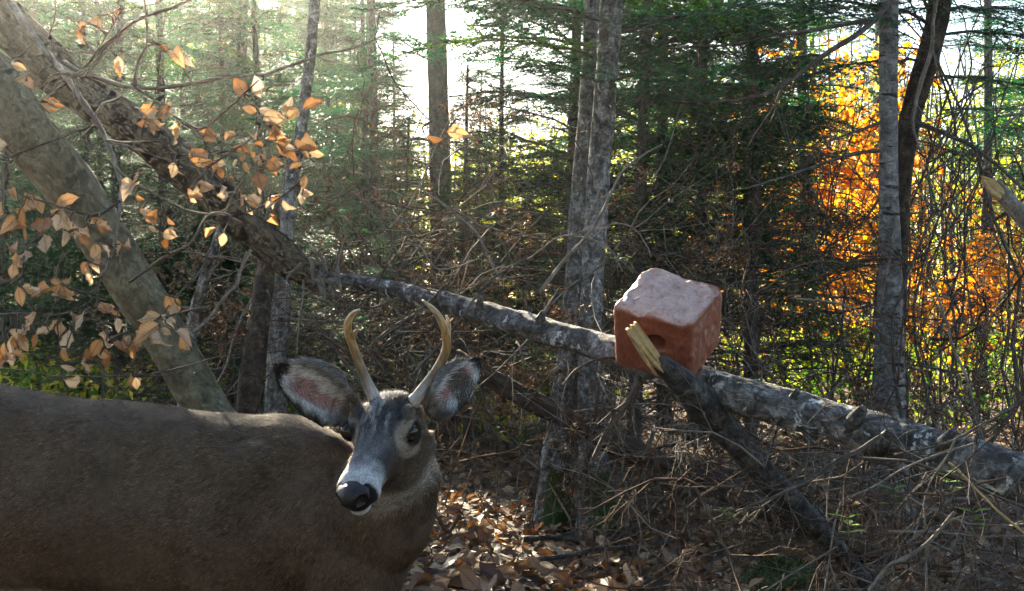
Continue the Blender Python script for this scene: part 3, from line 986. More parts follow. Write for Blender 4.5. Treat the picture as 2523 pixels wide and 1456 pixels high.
boughs(CU, CUB, CUX, [(60, -2.6, .0, 1.3), (20, -2.2, .05, 1.2), (-40, -3.0, .05, 1.3), (-60, -1.5, .0, 1.1), (90, -.3, -.1, 1.0), (30, .3, .0, 1.2), (-90, -.7, .1, 1.3), (-180, -2.5, .15, 1.4), (-260, .9, .2, 1.3), (-400, -1.8, .2, 1.3), (-560, 2.6, .3, 1.2), (-800, -.5, .3, 1.0), (160, 2.9, -.05, .9), (200, .1, -.05, .8)], 8)
wood_branch(BI, BIB, [(2188, 10, 16, 5.72), (2128, 72, 14, 5.6), (2035, 132, 13, 5.5), (1942, 200, 12, 5.45), (1863, 238, 11, 5.4), (1756, 252, 8, 5.4), (1640, 250, 4, 5.4)], M['twig'], seed=1, twigs=4, tl=.3)
wood_branch(BI, BIB, [(2190, 40, 13, 5.75), (2000, 75, 10, 5.6), (1905, 88, 9, 5.55), (1800, 110, 7, 5.5), (1650, 120, 4, 5.45)], M['twig'], seed=2, twigs=3, tl=.25)
wood_branch(CU, CUB, [(2255, 300, 14, 6.2), (2330, 330, 11, 6.0), (2390, 358, 10, 5.9), (2460, 410, 9, 5.8), (2560, 500, 6, 5.7)], M['twig'], seed=3, twigs=4, tl=.35)
wood_branch(CU, CUB, [(2320, -60, 9, 6.0), (2300, 42, 10, 5.95), (2296, 116, 11, 5.9), (2268, 209, 11, 5.9), (2249, 298, 8, 5.9), (2268, 372, 4, 5.9)], M['paletwig'], seed=4, twigs=2, tl=.2)
wood_branch(BI, BIB, [(2172, 300, 10, 5.75), (2120, 320, 7, 5.7), (2050, 345, 5, 5.65), (1990, 380, 3, 5.6)], M['twig'], seed=5, twigs=3, tl=.2)
wood_branch(BI, BIB, [(2170, 370, 11, 5.75), (2080, 385, 9, 5.7), (1980, 420, 8, 5.65), (1870, 455, 6, 5.6), (1760, 480, 3, 5.5)], M['twig'], seed=6, twigs=4, tl=.25)
wood_branch(BI, BIB, [(2207, 540, 9, 5.74), (2200, 600, 9, 5.70), (2180, 690, 8, 5.69), (2160, 800, 5, 5.68)], M['paletwig'], seed=7)
# broken pale stub reaching in from the side
st = empty('broken_branch', tuple(W(2600, 640, 3.6)), 'pale broken branch stub poking in at the side with raw orange end', 'broken branch')
sb_ = np.array(st.location)
mb = MB()
X = keys_to_path([(2900, 1150, 62, 3.5), (2760, 900, 58, 3.55), (2640, 690, 50, 3.6), (2540, 560, 44, 3.6), (2480, 490, 40, 3.6), (2446, 452, 34, 3.6)], 50)
tube(mb, X[:, :3] - sb_, X[:, 3], 18, rfun=bark_fun(33, .08))
mb.build('bark', M['paletwig'], st)
FB_keep = FB
FB = sb_
splinter([(2470, 482, 30, 3.575), (2450, 462, 30, 3.565), (2436, 447, 22, 3.56), (2424, 438, 9, 3.555)], 'raw_wood', st, 7, .012)
FB = FB_keep
# dark fallen trunk behind
DL = empty('rotting_log', tuple(W(1500, 1080, 5.0)), 'dark brown rotting trunk lying slanted behind the paired trunks', 'log')
mb = MB()
X = keys_to_path([(1120, 880, 50, 5.2), (1250, 955, 56, 5.1), (1500, 1085, 62, 4.95), (1750, 1190, 66, 4.85), (2000, 1300, 70, 4.75), (2250, 1410, 72, 4.7)], 70)
tube(mb, X[:, :3] - np.array(DL.location), X[:, 3] * .85, 22, rfun=bark_fun(34, .28, 2.5, 9))
mb.build('trunk', M['rot'], DL)
# ------------------------------------------------------------------ the deer
H_YAW, H_PITCH, H_ROLL, H_SC = math.radians(17), math.radians(31), math.radians(1.5), 0.93
H_O = np.array([-0.2350, 2.25, 0.909])


def head_frame():
    h = np.array([-math.sin(H_YAW), -math.cos(H_YAW), 0])
    L = np.array([math.cos(H_YAW), -math.sin(H_YAW), 0])
    F = h * math.cos(H_PITCH) + np.array([0, 0, -math.sin(H_PITCH)])
    D = np.cross(F, L)
    if D[2] < 0: D = -D
    return F, L * math.cos(H_ROLL) + D * math.sin(H_ROLL), D * math.cos(H_ROLL) - L * math.sin(H_ROLL)


HF, HL, HD = head_frame()
HM = np.stack([HF, HL, HD])                 # rows: forward, deer's left, dorsal


def hp(s, l, d):
    return H_O + H_SC * (np.multiply.outer(s, HF) + np.multiply.outer(l, HL) + np.multiply.outer(d, HD))


def ring_loft(mb, rings, n=28):
    """closed loft through rings given as (k,3) key point loops"""
    R = []
    for k in rings:
        k = np.asarray(k)
        m = len(k)
        ext = np.vstack([k[-2:], k, k[:3]])
        u = np.arange(n) / n * m + 2
        i = u.astype(int)
        t = (u - i)[:, None]
        a, b, c, d = ext[i - 1], ext[i], ext[i + 1], ext[i + 2]
        R.append(0.5 * (2 * b + (c - a) * t + (2 * a - 5 * b + 4 * c - d) * t * t + (3 * b - a - 3 * c + d) * t ** 3))
    R = np.array(R)
    # smooth between the rings
    fl = R.reshape(len(R), -1)
    R = catmull(fl, len(R) * 4).reshape(-1, n, 3)
    m = len(R)
    V = np.vstack([R.reshape(-1, 3), R[0].mean(0), R[-1].mean(0)])
    i = np.arange(m - 1)[:, None] * n
    j = np.arange(n)[None]
    k = (j + 1) % n
    Q = np.stack([i + j, i + k, i + n + k, i + n + j], -1).reshape(-1, 4)
    jj = np.arange(n); kk = (jj + 1) % n
    T = np.vstack([np.stack([kk, jj, np.full(n, m * n)], -1), np.stack([(m - 1) * n + jj, (m - 1) * n + kk, np.full(n, m * n + 1)], -1)])
    mb.add(V, T, Q)


def ellipsoid(mb, c, axes, n=20, m=12):
    th = np.linspace(0, np.pi, m + 1)
    ph = np.arange(n) / n * 2 * np.pi
    S = np.stack([np.outer(np.sin(th), np.cos(ph)), np.outer(np.sin(th), np.sin(ph)), np.outer(np.cos(th), np.ones(n))], -1).reshape(-1, 3)
    V = np.asarray(c) + S @ np.asarray(axes)
    i = np.arange(m)[:, None] * n
    j = np.arange(n)[None]
    k = (j + 1) % n
    mb.add(V, None, np.stack([i + j, i + n + j, i + n + k, i + k], -1).reshape(-1, 4))


EAR = {}


def ear(mb, name, base, tip, opening, wmax, bend):
    base, tip = np.asarray(base), np.asarray(tip)
    A = norm(tip - base)
    O = norm(opening - A * np.dot(opening, A))
    C = np.cross(A, O)
    ln = np.linalg.norm(tip - base)
    EAR[name] = (base, A, O, C, ln, wmax)
    nt, nw = 26, 17
    t = np.linspace(0, 1, nt)
    w = wmax * np.interp(t, [0, .1, .25, .45, .62, .78, .9, .97, 1], [.36, .52, .84, 1, .93, .72, .43, .20, .05])
    cup = np.interp(t, [0, .15, .4, .7, 1], [1.9, 1.6, 1.15, .75, .4])      # how far the edges wrap round
    rows = []
    for th in (0.0, 1.0):
        ph = np.linspace(-1, 1, nw)
        ang = cup[:, None] * ph[None]
        rad = w[:, None] / np.maximum(np.sin(np.minimum(cup, 1.5)), .3)[:, None]
        rad = rad + th * 0.0075
        x = rad * np.sin(ang)
        z = rad * (1 - np.cos(ang)) - th * 0.0075
        cen = base + np.outer(t * ln, A) + np.outer(np.sin(t * np.pi) * bend, C)
        rows.append(cen[:, None] + x[..., None] * C + z[..., None] * O)
    R = np.concatenate([rows[0], rows[1][:, ::-1]], 1)
    n = nw * 2
    V = np.vstack([R.reshape(-1, 3), R[0].mean(0), R[-1].mean(0)])
    i = np.arange(nt - 1)[:, None] * n
    j = np.arange(n)[None]
    k = (j + 1) % n
    Q = np.stack([i + j, i + k, i + n + k, i + n + j], -1).reshape(-1, 4)
    jj = np.arange(n); kk = (jj + 1) % n
    T = np.vstack([np.stack([kk, jj, np.full(n, nt * n)], -1), np.stack([(nt - 1) * n + jj, (nt - 1) * n + kk, np.full(n, nt * n + 1)], -1)])
    mb.add(V, T, Q)


B0 = np.array([-1.52, 2.74, 0.0])             # rump on the ground plan
BX = norm(np.array([0.951, -0.29, 0.0]))      # along the body, towards the head
BY = np.array([-BX[1], BX[0], 0.0])           # away from the camera
EYES = {'near': (.080, .0635, -.040), 'far': (.086, -.0775, -.034)}


def deer_shape():
    mb = MB()
    # trunk
    tab = [(-.01, .78, .66, .03), (.04, .85, .56, .10), (.13, .89, .49, .145), (.28, .897, .42, .16), (.45, .889, .425, .155), (.60, .880, .435, .165),
           (.76, .866, .432, .170), (.90, .853, .42, .168), (1.02, .846, .415, .155), (1.10, .843, .42, .140), (1.17, .822, .45, .125), (1.25, .775, .50, .10), (1.30, .72, .58, .05)]
    rings = []
    for u, top, bot, hw in tab:
        c = B0 + BX * u
        h = top - bot
        pr = [(0, 1.0), (.62, .90), (.97, .58), (1.0, .38), (.78, .14), (.36, .02), (0, 0), (-.36, .02), (-.78, .14), (-1.0, .38), (-.97, .58), (-.62, .90)]
        rings.append([c + BY * (-a * hw) + np.array([0, 0, bot + b * h]) for a, b in pr])
    ring_loft(mb, rings, 40)
    # shoulder blades, haunches
    for sgn in (-1, 1):
        c = B0 + BX * 1.04 + BY * sgn * .095 + np.array([0, 0, .66])
        ax = norm(BX * .35 + np.array([0, 0, 1]))
        ay = norm(np.cross(BY, ax))
        ellipsoid(mb, c - np.array([0, 0, .015]), [ax * .165, ay * .105, BY * .055])
        c = B0 + BX * .25 + BY * sgn * .085 + np.array([0, 0, .66])
        ellipsoid(mb, c, [np.array([0, 0, .2]), BX * .17, BY * .085])
        # fore leg
        u0 = 1.02 if sgn < 0 else 1.07
        q = B0 + BX * u0 + BY * sgn * .085
        P = [q + np.array([0, 0, .60]), q + BX * -.03 + np.array([0, 0, .47]), q + BX * .0 + np.array([0, 0, .33]), q + BX * .005 + np.array([0, 0, .28]), q + BX * -.005 + np.array([0, 0, .12]), q + BX * -.01 + np.array([0, 0, .075]), q + BX * .015 + np.array([0, 0, .035]), q + BX * .035 + np.array([0, 0, .0])]
        X = catmull(np.hstack([P, np.array([[.075], [.055], [.030], [.030], [.018], [.022], [.019], [.024]])]), 40)
        tube(mb, X[:, :3], X[:, 3], 12)
        # hind leg
        u0 = .20 if sgn < 0 else .12
        q = B0 + BX * u0 + BY * sgn * .085
        P = [q + BX * .06 + np.array([0, 0, .66]), q + BX * .07 + np.array([0, 0, .52]), q + BX * -.02 + np.array([0, 0, .40]), q + BX * -.11 + np.array([0, 0, .31]), q + BX * -.09 + np.array([0, 0, .22]), q + BX * -.075 + np.array([0, 0, .08]), q + BX * -.05 + np.array([0, 0, .035]), q + BX * -.03 + np.array([0, 0, .0])]
        X = catmull(np.hstack([P, np.array([[.12], [.095], [.05], [.032], [.023], [.024], [.019], [.024]])]), 40)
        tube(mb, X[:, :3], X[:, 3], 12)
    # tail
    q = B0 + BX * .0 + np.array([0, 0, .80])
    tube(mb, catmull([q, q - BX * .05 - np.array([0, 0, .05]), q - BX * .06 - np.array([0, 0, .2])], 12), np.linspace(.03, .012, 12), 10)
    # neck: thick with the rut, bending round towards the camera
    tm = hp(.01, .0, -.075)
    P = [B0 + BX * 1.02 + np.array([0, 0, .61]), B0 + BX * 1.16 + BY * -.01 + np.array([0, 0, .625]), B0 + BX * 1.30 + BY * -.035 + np.array([0, 0, .655]), tm * .40 + (B0 + BX * 1.365 + BY * -.055 + np.array([0, 0, .705])) * .60, tm]
    X = catmull(np.hstack([P, np.array([[.165, .135], [.160, .130], [.122, .098], [.092, .078], [.070, .067]])]), 36)
    T, A, B = frames(X[:, :3])
    up = np.array([0, 0, 1.0])
    lat = norm(np.cross(T, up))
    dor = np.cross(lat, T)
    ang = np.arange(14) / 14 * 2 * np.pi
    ring_loft(mb, [X[i, :3] + np.outer(np.cos(ang) * X[i, 4], lat[i]) + np.outer(np.sin(ang) * X[i, 3], dor[i]) for i in range(0, 36, 3)] , 36)
    ellipsoid(mb, B0 + BX * 1.262 + BY * -.03 + np.array([0, 0, .555]), [BX * .105, BY * .105, up * .15])       # brisket
    # head
    tab = [(-.035, -.030, -.110, .030, .047, .036), (.0, .002, -.128, .044, .060, .046), (.03, .010, -.140, .052, .067, .050), (.06, .010, -.146, .055, .068, .048),
           (.09, .002, -.142, .050, .061, .044), (.12, -.008, -.131, .041, .051, .038), (.15, -.016, -.117, .035, .044, .033), (.18, -.021, -.106, .033, .042, .032),
           (.21, -.025, -.099, .034, .043, .033), (.235, -.028, -.096, .035, .044, .033), (.254, -.034, -.095, .032, .040, .030), (.266, -.044, -.092, .022, .030, .024), (.272, -.054, -.086, .010, .015, .012)]
    rings = []
    for s, top, bot, wt, wm, wl in tab:
        h = top - bot
        pr = [(0, top), (wt * .6, top - .03 * h), (wt, top - .16 * h), (wm, top - .42 * h), (wl, top - .78 * h), (wl * .5, bot + .04 * h), (0, bot), (-wl * .5, bot + .04 * h), (-wl, top - .78 * h), (-wm, top - .42 * h), (-wt, top - .16 * h), (-wt * .6, top - .03 * h)]
        rings.append([hp(s, a, b) for a, b in pr])
    ring_loft(mb, rings, 36)
    sc = H_SC
    for sg in (-1, 1):
        # brow over the eye, lower lid, cheek, antler stump, nostril wing, lip
        tube(mb, catmull([hp(.045, sg * .050, -.006), hp(.068, sg * .062, -.013), hp(.092, sg * .060, -.024), hp(.105, sg * .052, -.036)], 12), np.array([.012, .0135, .013, .0135, .013, .0125, .012, .0115, .011, .010, .009, .007]) * sc, 10)
        tube(mb, catmull([hp(.046, sg * .062, -.030), hp(.054, sg * .0665, -.056), hp(.078, sg * .0660, -.066), hp(.100, sg * .057, -.056), hp(.108, sg * .050, -.040)], 14), .0085 * sc, 8)
        ellipsoid(mb, hp(.045, sg * .048, -.095), [HF * .055 * sc, HL * .018 * sc, HD * .045 * sc])
        ellipsoid(mb, W(1010, 1003, 2.245) if sg > 0 else W(934, 1000, 2.25), [HF * .019 * sc, HL * .018 * sc, HD * .019 * sc])
        ellipsoid(mb, hp(.236, sg * .028, -.064), [HF * .026 * sc, HL * .0175 * sc, HD * .023 * sc])
    ellipsoid(mb, hp(.246, 0, -.097), [HF * .024 * sc, HL * .021 * sc, HD * .012 * sc])     # chin
    # ears
    ear(mb, 'far', W(882, 1020, 2.265), W(683, 905, 2.25), np.array([.05, -.93, -.22]), .0490, .010)
    ear(mb, 'near', W(1056, 1024, 2.235), W(1186, 884, 2.30), np.array([.30, -.95, -.05]), .042, -.008)
    me = mb.mesh('deer_shape', [], attr_name=None)
    ob = link(bpy.data.objects.new('deer_shape', me))
    md = ob.modifiers.new('r', 'REMESH')
    md.mode = 'VOXEL'
    md.voxel_size = 0.0050
    md.adaptivity = 0.0
    dg = bpy.context.evaluated_depsgraph_get()
    ev = ob.evaluated_get(dg)
    out = bpy.data.meshes.new_from_object(ev)
    bpy.data.objects.remove(ob)
    bpy.data.meshes.remove(me)
    return out


def mesh_arrays(me):
    n = len(me.vertices)
    V = np.empty(n * 3, np.float32); me.vertices.foreach_get('co', V)
    V = V.reshape(-1, 3).astype(float)
    E = np.empty(len(me.edges) * 2, np.int32); me.edges.foreach_get('vertices', E)
    return V, E.reshape(-1, 2)


def smooth_verts(V, E, k, w):
    deg = np.bincount(E.ravel(), minlength=len(V))[:, None]
    for it in range(k):
        S = np.zeros_like(V)
        for c in range(3):
            S[:, c] = np.bincount(E[:, 0], V[E[:, 1], c], len(V)) + np.bincount(E[:, 1], V[E[:, 0], c], len(V))
        w_ = w if it % 2 == 0 else -w * 1.02
        V = V + (S / np.maximum(deg, 1) - V) * (w_[:, None] if np.ndim(w_) else w_)
    return V


def ss(a, b, x):
    t = np.clip((x - a) / (b - a), 0, 1)
    return t * t * (3 - 2 * t)


def ear_coords(P):
    """for each point: which ear, how far along (0..1), across (-1..1); -1 when on no ear"""
    best = np.full(len(P), -1.0); across = np.zeros(len(P)); which = np.full(len(P), -1)
    for i, k in enumerate(('far', 'near')):
        base, A, O, C, ln, wm = EAR[k]
        q = P - base
        t = q @ A / ln
        c = q @ C / wm
        o = q @ O
        on = (t > .02) & (t < 1.08) & (np.abs(c) < 1.35) & (o > -.03) & (o < .075)
        best[on] = t[on]; across[on] = c[on]; which[on] = i
    return which, best, across


def fur_colour(P, N, rng):
    P = np.asarray(P)
    q = (P - H_O) @ HM.T / H_SC
    s, l, d = q.T
    al = np.abs(l)
    n1 = fbm(P * 9, 5, 3)
    n2 = vnoise(P * 60, 11)

    def lay(col, c, m):
        m = np.clip(m, 0, 1)[:, None]
        return col * (1 - m) + np.array(c) * m
    col = np.tile(np.array([.112, .080, .054]), (len(P), 1))
    u = (P - B0) @ BX
    col = lay(col, (.078, .060, .045), ss(.76, .86, P[:, 2]) * (s < -.06) * .8)        # darker along the back
    col = lay(col, (.124, .076, .043), ss(.72, .50, P[:, 2]) * .55)                    # warmer flank and chest
    col = lay(col, (.60, .57, .52), ss(.475, .44, P[:, 2]) * (u < 1.0) * (N[:, 2] < -.1))
    col = col * (1 + .32 * vnoise(P * np.array([120, 120, 190]), 83) + .16 * n1 + .08 * fbm(P * np.array([26, 26, 14]), 71, 2))[:, None]
    head = ss(-.075, -.015, s) * ss(.16, .10, np.sqrt(l ** 2 + (d + .05) ** 2))
    hc = np.tile(np.array([.120, .086, .058]), (len(P), 1))
    top = ss(-.065, -.02, d + .18 * np.maximum(s - .05, 0))
    hc = lay(hc, (.062, .058, .058), top * ss(.075, .045, al))                          # forehead
    hc = lay(hc, (.20, .195, .20), top * ss(.09, .16, s) * ss(.045, .02, al) * .75)   # bridge of the nose
    hc = lay(hc, (.055, .046, .042), ss(.026, .012, np.hypot(s - .03, al - .03)) * .35)   # dark swirl below each antler
    hc = lay(hc, (.33, .325, .33), ss(.05, .35, fbm(np.stack([s * 22, l * 95, d * 20], 1), 61, 3)) * top * ss(.17, .10, s) * ss(.055, .02, al) * .75)  # pale forehead streaks, with sky highlights painted into the coat
    hc = lay(hc, (.098, .070, .048), ss(-.06, -.085, d) * (s < .2))                      # cheek
    hc = lay(hc, (.36, .31, .25), ss(-.124, -.140, d + .25 * np.maximum(s - .06, 0)) * ss(.0, .05, s) * .8)   # throat
    hc = lay(hc, (.030, .026, .025), ss(.0075, .003, np.abs(al - .026 - .38 * (s - .02) + .004 * n1)) * ss(.0, .02, s) * ss(.10, .075, s) * (d > -.035) * .85)
    for e in EYES.values():
        r = np.sqrt((s - e[0]) ** 2 + (d - e[2]) ** 2 + .5 * (l - e[1]) ** 2)
        r2 = np.sqrt((s - e[0] - .008) ** 2 + (d - e[2] + .012) ** 2 + .5 * (l - e[1]) ** 2)
        hc = lay(hc, (.40, .34, .28), ss(.047, .036, r2) * .8)
        hc = lay(hc, (.020, .014, .012), ss(.0300, .0240, np.sqrt((s - e[0]) ** 2 * .8 + (d - e[2] + .002) ** 2 + .3 * (l - e[1]) ** 2)))
    hc = lay(hc, (.66, .65, .65), ss(.170, .230, s + .022 * n2 - .35 * np.maximum(al - .03, 0)) * (d > -.084))      # white band
    hc = lay(hc, (.035, .028, .025), ss(.012, .007, np.abs(d + .083 - .10 * (s - .25))) * ss(.195, .215, s) * ss(.235, .225, s) * .9)
    hc = lay(hc, (.012, .010, .010), ss(.0055, .003, np.abs(d + .087 - .12 * np.maximum(.262 - s, 0))) * ss(.195, .205, s))             # lips
    hc = lay(hc, (.012, .011, .012), ss(.243, .249, s + .10 * np.maximum(al - .02, 0)) * (d > -.086) * (d < -.036))
    hc = lay(hc, (.74, .72, .68), ss(-.088, -.092, d) * ss(.20, .215, s))               # chin
    hc = hc * (1 + .22 * vnoise(P * 210, 87) + .16 * n2 + .12 * n1)[:, None]
    col = col * (1 - head[:, None]) + hc * head[:, None]
    # throat patch running a little down the neck
    th = ss(.11, .05, np.linalg.norm(P - hp(.015, .0, -.175), axis=1))
    col = lay(col, (.24, .19, .14), th * .45)
    # ears
    wh, t, c = ear_coords(P)
    for i, k in enumerate(('far', 'near')):
        base, A, O, C, ln, wm = EAR[k]
        on = wh == i
        if not on.any(): continue
        inside = ss(.05, .3, (N @ O)) * on
        wt = np.interp(t, [0, .1, .25, .45, .62, .78, .9, .97, 1], [.36, .52, .84, 1, .97, .80, .52, .24, .06])
        rel = np.abs(c) / np.maximum(wt, .05)
        col = lay(col, (.11, .092, .078), on * ss(.1, .25, t) * 1.0)
        col = lay(col, (.78, .76, .73), inside * ss(.12, .3, t))
        col = lay(col, (.40, .21, .185), inside * ss(.62, .25, np.abs(c / np.maximum(wt, .05) + .12) + .18 * n2) * ss(.12, .28, t) * ss(.88, .70, t))
        col = lay(col, (.30, .26, .23), inside * ss(.25, .05, vnoise(P * np.array([70, 70, 70]), 31) + .25) * .4)
        col = lay(col, (.012, .011, .012), on * np.maximum(ss(.70, .88, rel + .12 * n2) * ss(.12, .30, t) * (.75 + .25 * (c * (1 if i else -1) > 0)), ss(.80, .90, t + .04 * n2)))
    return np.clip(col, .004, .9)


def fur_flow(P, N):
    q = (P - H_O) @ HM.T / H_SC
    s, l, d = q.T
    w = (ss(-.09, .0, s) * ss(.16, .11, np.sqrt(l ** 2 + (d + .05) ** 2)))[:, None]
    body = -BX * .9 + np.array([0, 0, -.55])
    nk = ss(1.05, 1.25, (P - B0) @ BX)[:, None]
    neck = np.array([-.45, .15, -.95])
    D = body * (1 - nk) + neck * nk
    D = D * (1 - w) + (-HF + HL * np.sign(l)[:, None] * .25 * ss(.2, .05, s)[:, None]) * w
    wh, t, c = ear_coords(P)
    for i, k in enumerate(('far', 'near')):
        base, A, O, C, ln, wm = EAR[k]
        on = (wh == i) & (t > .12)
        ins = on & (N @ O > .1)
        D[on] = A
        D[ins] = A * .75 - C * np.sign(c[ins] + .12)[:, None] * .6
    return norm(D - N * np.sum(D * N, 1, keepdims=True))


def build_deer():
    rng = np.random.default_rng(4)
    me = deer_shape()
    V, E = mesh_arrays(me)
    wh, t, c = ear_coords(V)
    q = (V - H_O) @ HM.T / H_SC
    hd = ss(-.06, .02, q[:, 0]) * (np.linalg.norm(q[:, 1:] - [0, -.05], axis=1) < .13)
    w = np.where(hd > .1, .35, .55) * np.where(wh >= 0, .5, 1)
    V = smooth_verts(V, E, 10, w)
    body_like = 1 - np.clip(hd, 0, 1)
    for _ in range(10):                                   # let the trunk and neck run smoothly into one another
        V2 = smooth_verts(V, E, 1, .5)
        m = (body_like * (wh < 0) * .9)[:, None]
        V = V * (1 - m) + V2 * m
    me.vertices.foreach_set('co', V.astype(np.float32).ravel())
    me.update()
    N = np.empty(len(V) * 3, np.float32); me.vertices.foreach_get('normal', N); N = N.reshape(-1, 3).astype(float)
    # muscle and rib relief
    ub = (V - B0) @ BX
    rib = np.sin(ub * 62 + V[:, 2] * 9) * ss(.45, .6, ub) * ss(.98, .85, ub) * ss(.50, .58, V[:, 2]) * ss(.82, .72, V[:, 2])
    rel = (.014 * fbm(V * np.array([5, 5, 3.2]), 21, 3) + .0012 * rib - .014 * np.exp(-((ub - .93 - .25 * (V[:, 2] - .6)) / .035) ** 2) * ss(.8, .7, V[:, 2])) * body_like
    V = V + N * rel[:, None]
    me.vertices.foreach_set('co', V.astype(np.float32).ravel())
    me.polygons.foreach_set('use_smooth', np.ones(len(me.polygons), bool))
    colr = fur_colour(V, N, rng)
    at = me.color_attributes.new('coat', 'FLOAT_COLOR', 'POINT')
    at.data.foreach_set('color', np.hstack([colr, np.ones((len(V), 1))]).astype(np.float32).ravel())
    me.update()
    me.materials.clear()
    m, n, l = new_mat('deer_coat')
    a = n.new('ShaderNodeAttribute'); a.attribute_name = 'coat'
    tc = n.new('ShaderNodeTexCoord')
    nz = noise_node(n, l, tc.outputs['Object'], 260, 3, 0.7)
    r = ramp(n, [(0.3, (.35, .35, .35)), (0.7, (.8, .8, .8))])
    l.new(nz.outputs[0], r.inputs[0])
    mm = n.new('ShaderNodeMix'); mm.data_type = 'RGBA'; mm.blend_type = 'MULTIPLY'; mm.inputs[0].default_value = 1
    l.new(a.outputs['Color'], mm.inputs[6]); l.new(r.outputs[0], mm.inputs[7])
    p = n.new('ShaderNodeBsdfPrincipled'); p.inputs['Roughness'].default_value = .85; p.inputs['Specular IOR Level'].default_value = .15
    l.new(mm.outputs[2], p.inputs['Base Color'])
    bp = n.new('ShaderNodeBump'); bp.inputs['Strength'].default_value = .5; bp.inputs['Distance'].default_value = .003
    l.new(nz.outputs[0], bp.inputs['Height']); l.new(bp.outputs[0], p.inputs['Normal'])
    o = n.new('ShaderNodeOutputMaterial'); l.new(p.outputs[0], o.inputs[0])
    me.materials.append(m)

    root = empty('deer', tuple(B0 + BX * .6), 'young antlered deer in grey-brown coat, flank to the camera and head turned', 'deer')
    inv = np.array(root.location)

    def child(name, me_or_mb, mat=None):
        ob = bpy.data.objects.new(name, me_or_mb)
        COL.objects.link(ob)
        ob.parent = root
        ob.location = tuple(-inv)
        return ob
    body = child('body', me)
    # ---- fur: short flat strands lying along the coat
    me.calc_loop_triangles()
    nt = len(me.loop_triangles)
    TV = np.empty(nt * 3, np.int32); me.loop_triangles.foreach_get('vertices', TV); TV = TV.reshape(-1, 3)
    ar = np.linalg.norm(np.cross(V[TV[:, 1]] - V[TV[:, 0]], V[TV[:, 2]] - V[TV[:, 0]]), axis=1) / 2
    cen = V[TV].mean(1)
    qc = (cen - H_O) @ HM.T / H_SC
    dens = np.where((qc[:, 0] > -.08) & (np.linalg.norm(qc[:, 1:] - [0, -.05], axis=1) < .2), 3.2, 1.0)
    whc, tcn, _ = ear_coords(cen)
    dens = np.where(whc >= 0, 3.0, dens)
    dens = dens * np.where(N[TV[:, 0], 1] > .5, .45, 1.0) * np.where(cen[:, 0] < -1.35, .5, 1) * np.where(cen[:, 2] < .42, .4, 1)
    pr = ar * dens
    NS = 300000
    idx = rng.choice(nt, NS, p=pr / pr.sum())
    b = rng.random((NS, 2)); fl = b.sum(1) > 1; b[fl] = 1 - b[fl]
    w3 = np.stack([1 - b.sum(1), b[:, 0], b[:, 1]], 1)
    P = (V[TV[idx]] * w3[..., None]).sum(1)
    Nn = norm((N[TV[idx]] * w3[..., None]).sum(1))
    q = (P - H_O) @ HM.T / H_SC
    onhead = (q[:, 0] > -.04) & (np.linalg.norm(q[:, 1:] - [0, -.05], axis=1) < .12)
    wh, t, c = ear_coords(P)
    keep = np.ones(NS, bool)
    for e in EYES.values():
        keep &= np.sqrt((q[:, 0] - e[0]) ** 2 + (q[:, 2] - e[2]) ** 2 + .3 * (q[:, 1] - e[1]) ** 2) > .024
    keep &= ~((q[:, 0] > .255) & onhead & (q[:, 2] > -.082))
    P, Nn, onhead, wh, q, t = P[keep], Nn[keep], onhead[keep], wh[keep], q[keep], t[keep]
    NS = len(P)
    Fd = fur_flow(P, Nn)
    ins = np.zeros(NS, bool)
    for i, k in enumerate(('far', 'near')):
        ins |= (wh == i) & (Nn @ EAR[k][2] > .1) & (t > .15)
    ln = np.where(onhead, .0075 - .003 * ss(.1, .22, q[:, 0]), .0112)
    ln = np.where(wh >= 0, .007, ln)
    ln = np.where(ins, .013, ln)
    ln = np.where((q[:, 0] > -.03) & (q[:, 0] < .04) & (q[:, 2] > -.02) & onhead, .013, ln)
    ln = ln * rng.uniform(.6, 1.35, NS)
    lift = np.where(onhead, .20, .18) + rng.normal(0, .07, NS)
    lift = np.where(ins, .32, lift)
    jit = rng.normal(0, .16, (NS, 3))
    jit += np.where(onhead, .18, .30)[:, None] * np.stack([vnoise(P * 28, 41), vnoise(P * 28, 43), vnoise(P * 28, 47)], 1)
    Dr = norm(Fd + jit + Nn * lift[:, None])
    side = norm(np.cross(Dr, Nn + 1e-3))
    wd = np.where(onhead | (wh >= 0), .00085, .0012) * rng.uniform(.7, 1.3, NS)
    base = P - Nn * .001
    A_ = base + side * wd[:, None] * .5
    B_ = base - side * wd[:, None] * .5
    C_ = base + Dr * ln[:, None]
    FV = np.stack([B_, A_, C_], 1).reshape(-1, 3)
    mbf = MB()
    mbf.add(FV, np.arange(NS * 3).reshape(-1, 3))
    fc = fur_colour(P, Nn, rng)
    g = rng.random(NS)
    griz = np.where(g < .34, .32, np.where(g > .82, 1.9, 1.0)) * rng.uniform(.8, 1.25, NS)
    griz = np.where(onhead & (q[:, 0] > .19), rng.uniform(.85, 1.1, NS), griz)
    fc = np.clip(fc * griz[:, None], .004, .9)
    mbf_me = mbf.mesh('fur', [], attr_name=None)
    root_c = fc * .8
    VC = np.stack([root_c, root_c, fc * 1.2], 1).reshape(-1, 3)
    at = mbf_me.color_attributes.new('coat', 'FLOAT_COLOR', 'POINT')
    at.data.foreach_set('color', np.hstack([np.clip(VC, 0, .9), np.ones((len(VC), 1))]).astype(np.float32).ravel())
    NN = np.repeat(norm(Nn + .35 * (Dr - Nn * np.sum(Dr * Nn, 1, keepdims=True)) + rng.normal(0, .18, (NS, 3))), 3, 0)
    mbf_me.normals_split_custom_set_from_vertices(NN.astype(np.float32).tolist())
    mf, n, l = new_mat('deer_fur')
    a = n.new('ShaderNodeAttribute'); a.attribute_name = 'coat'
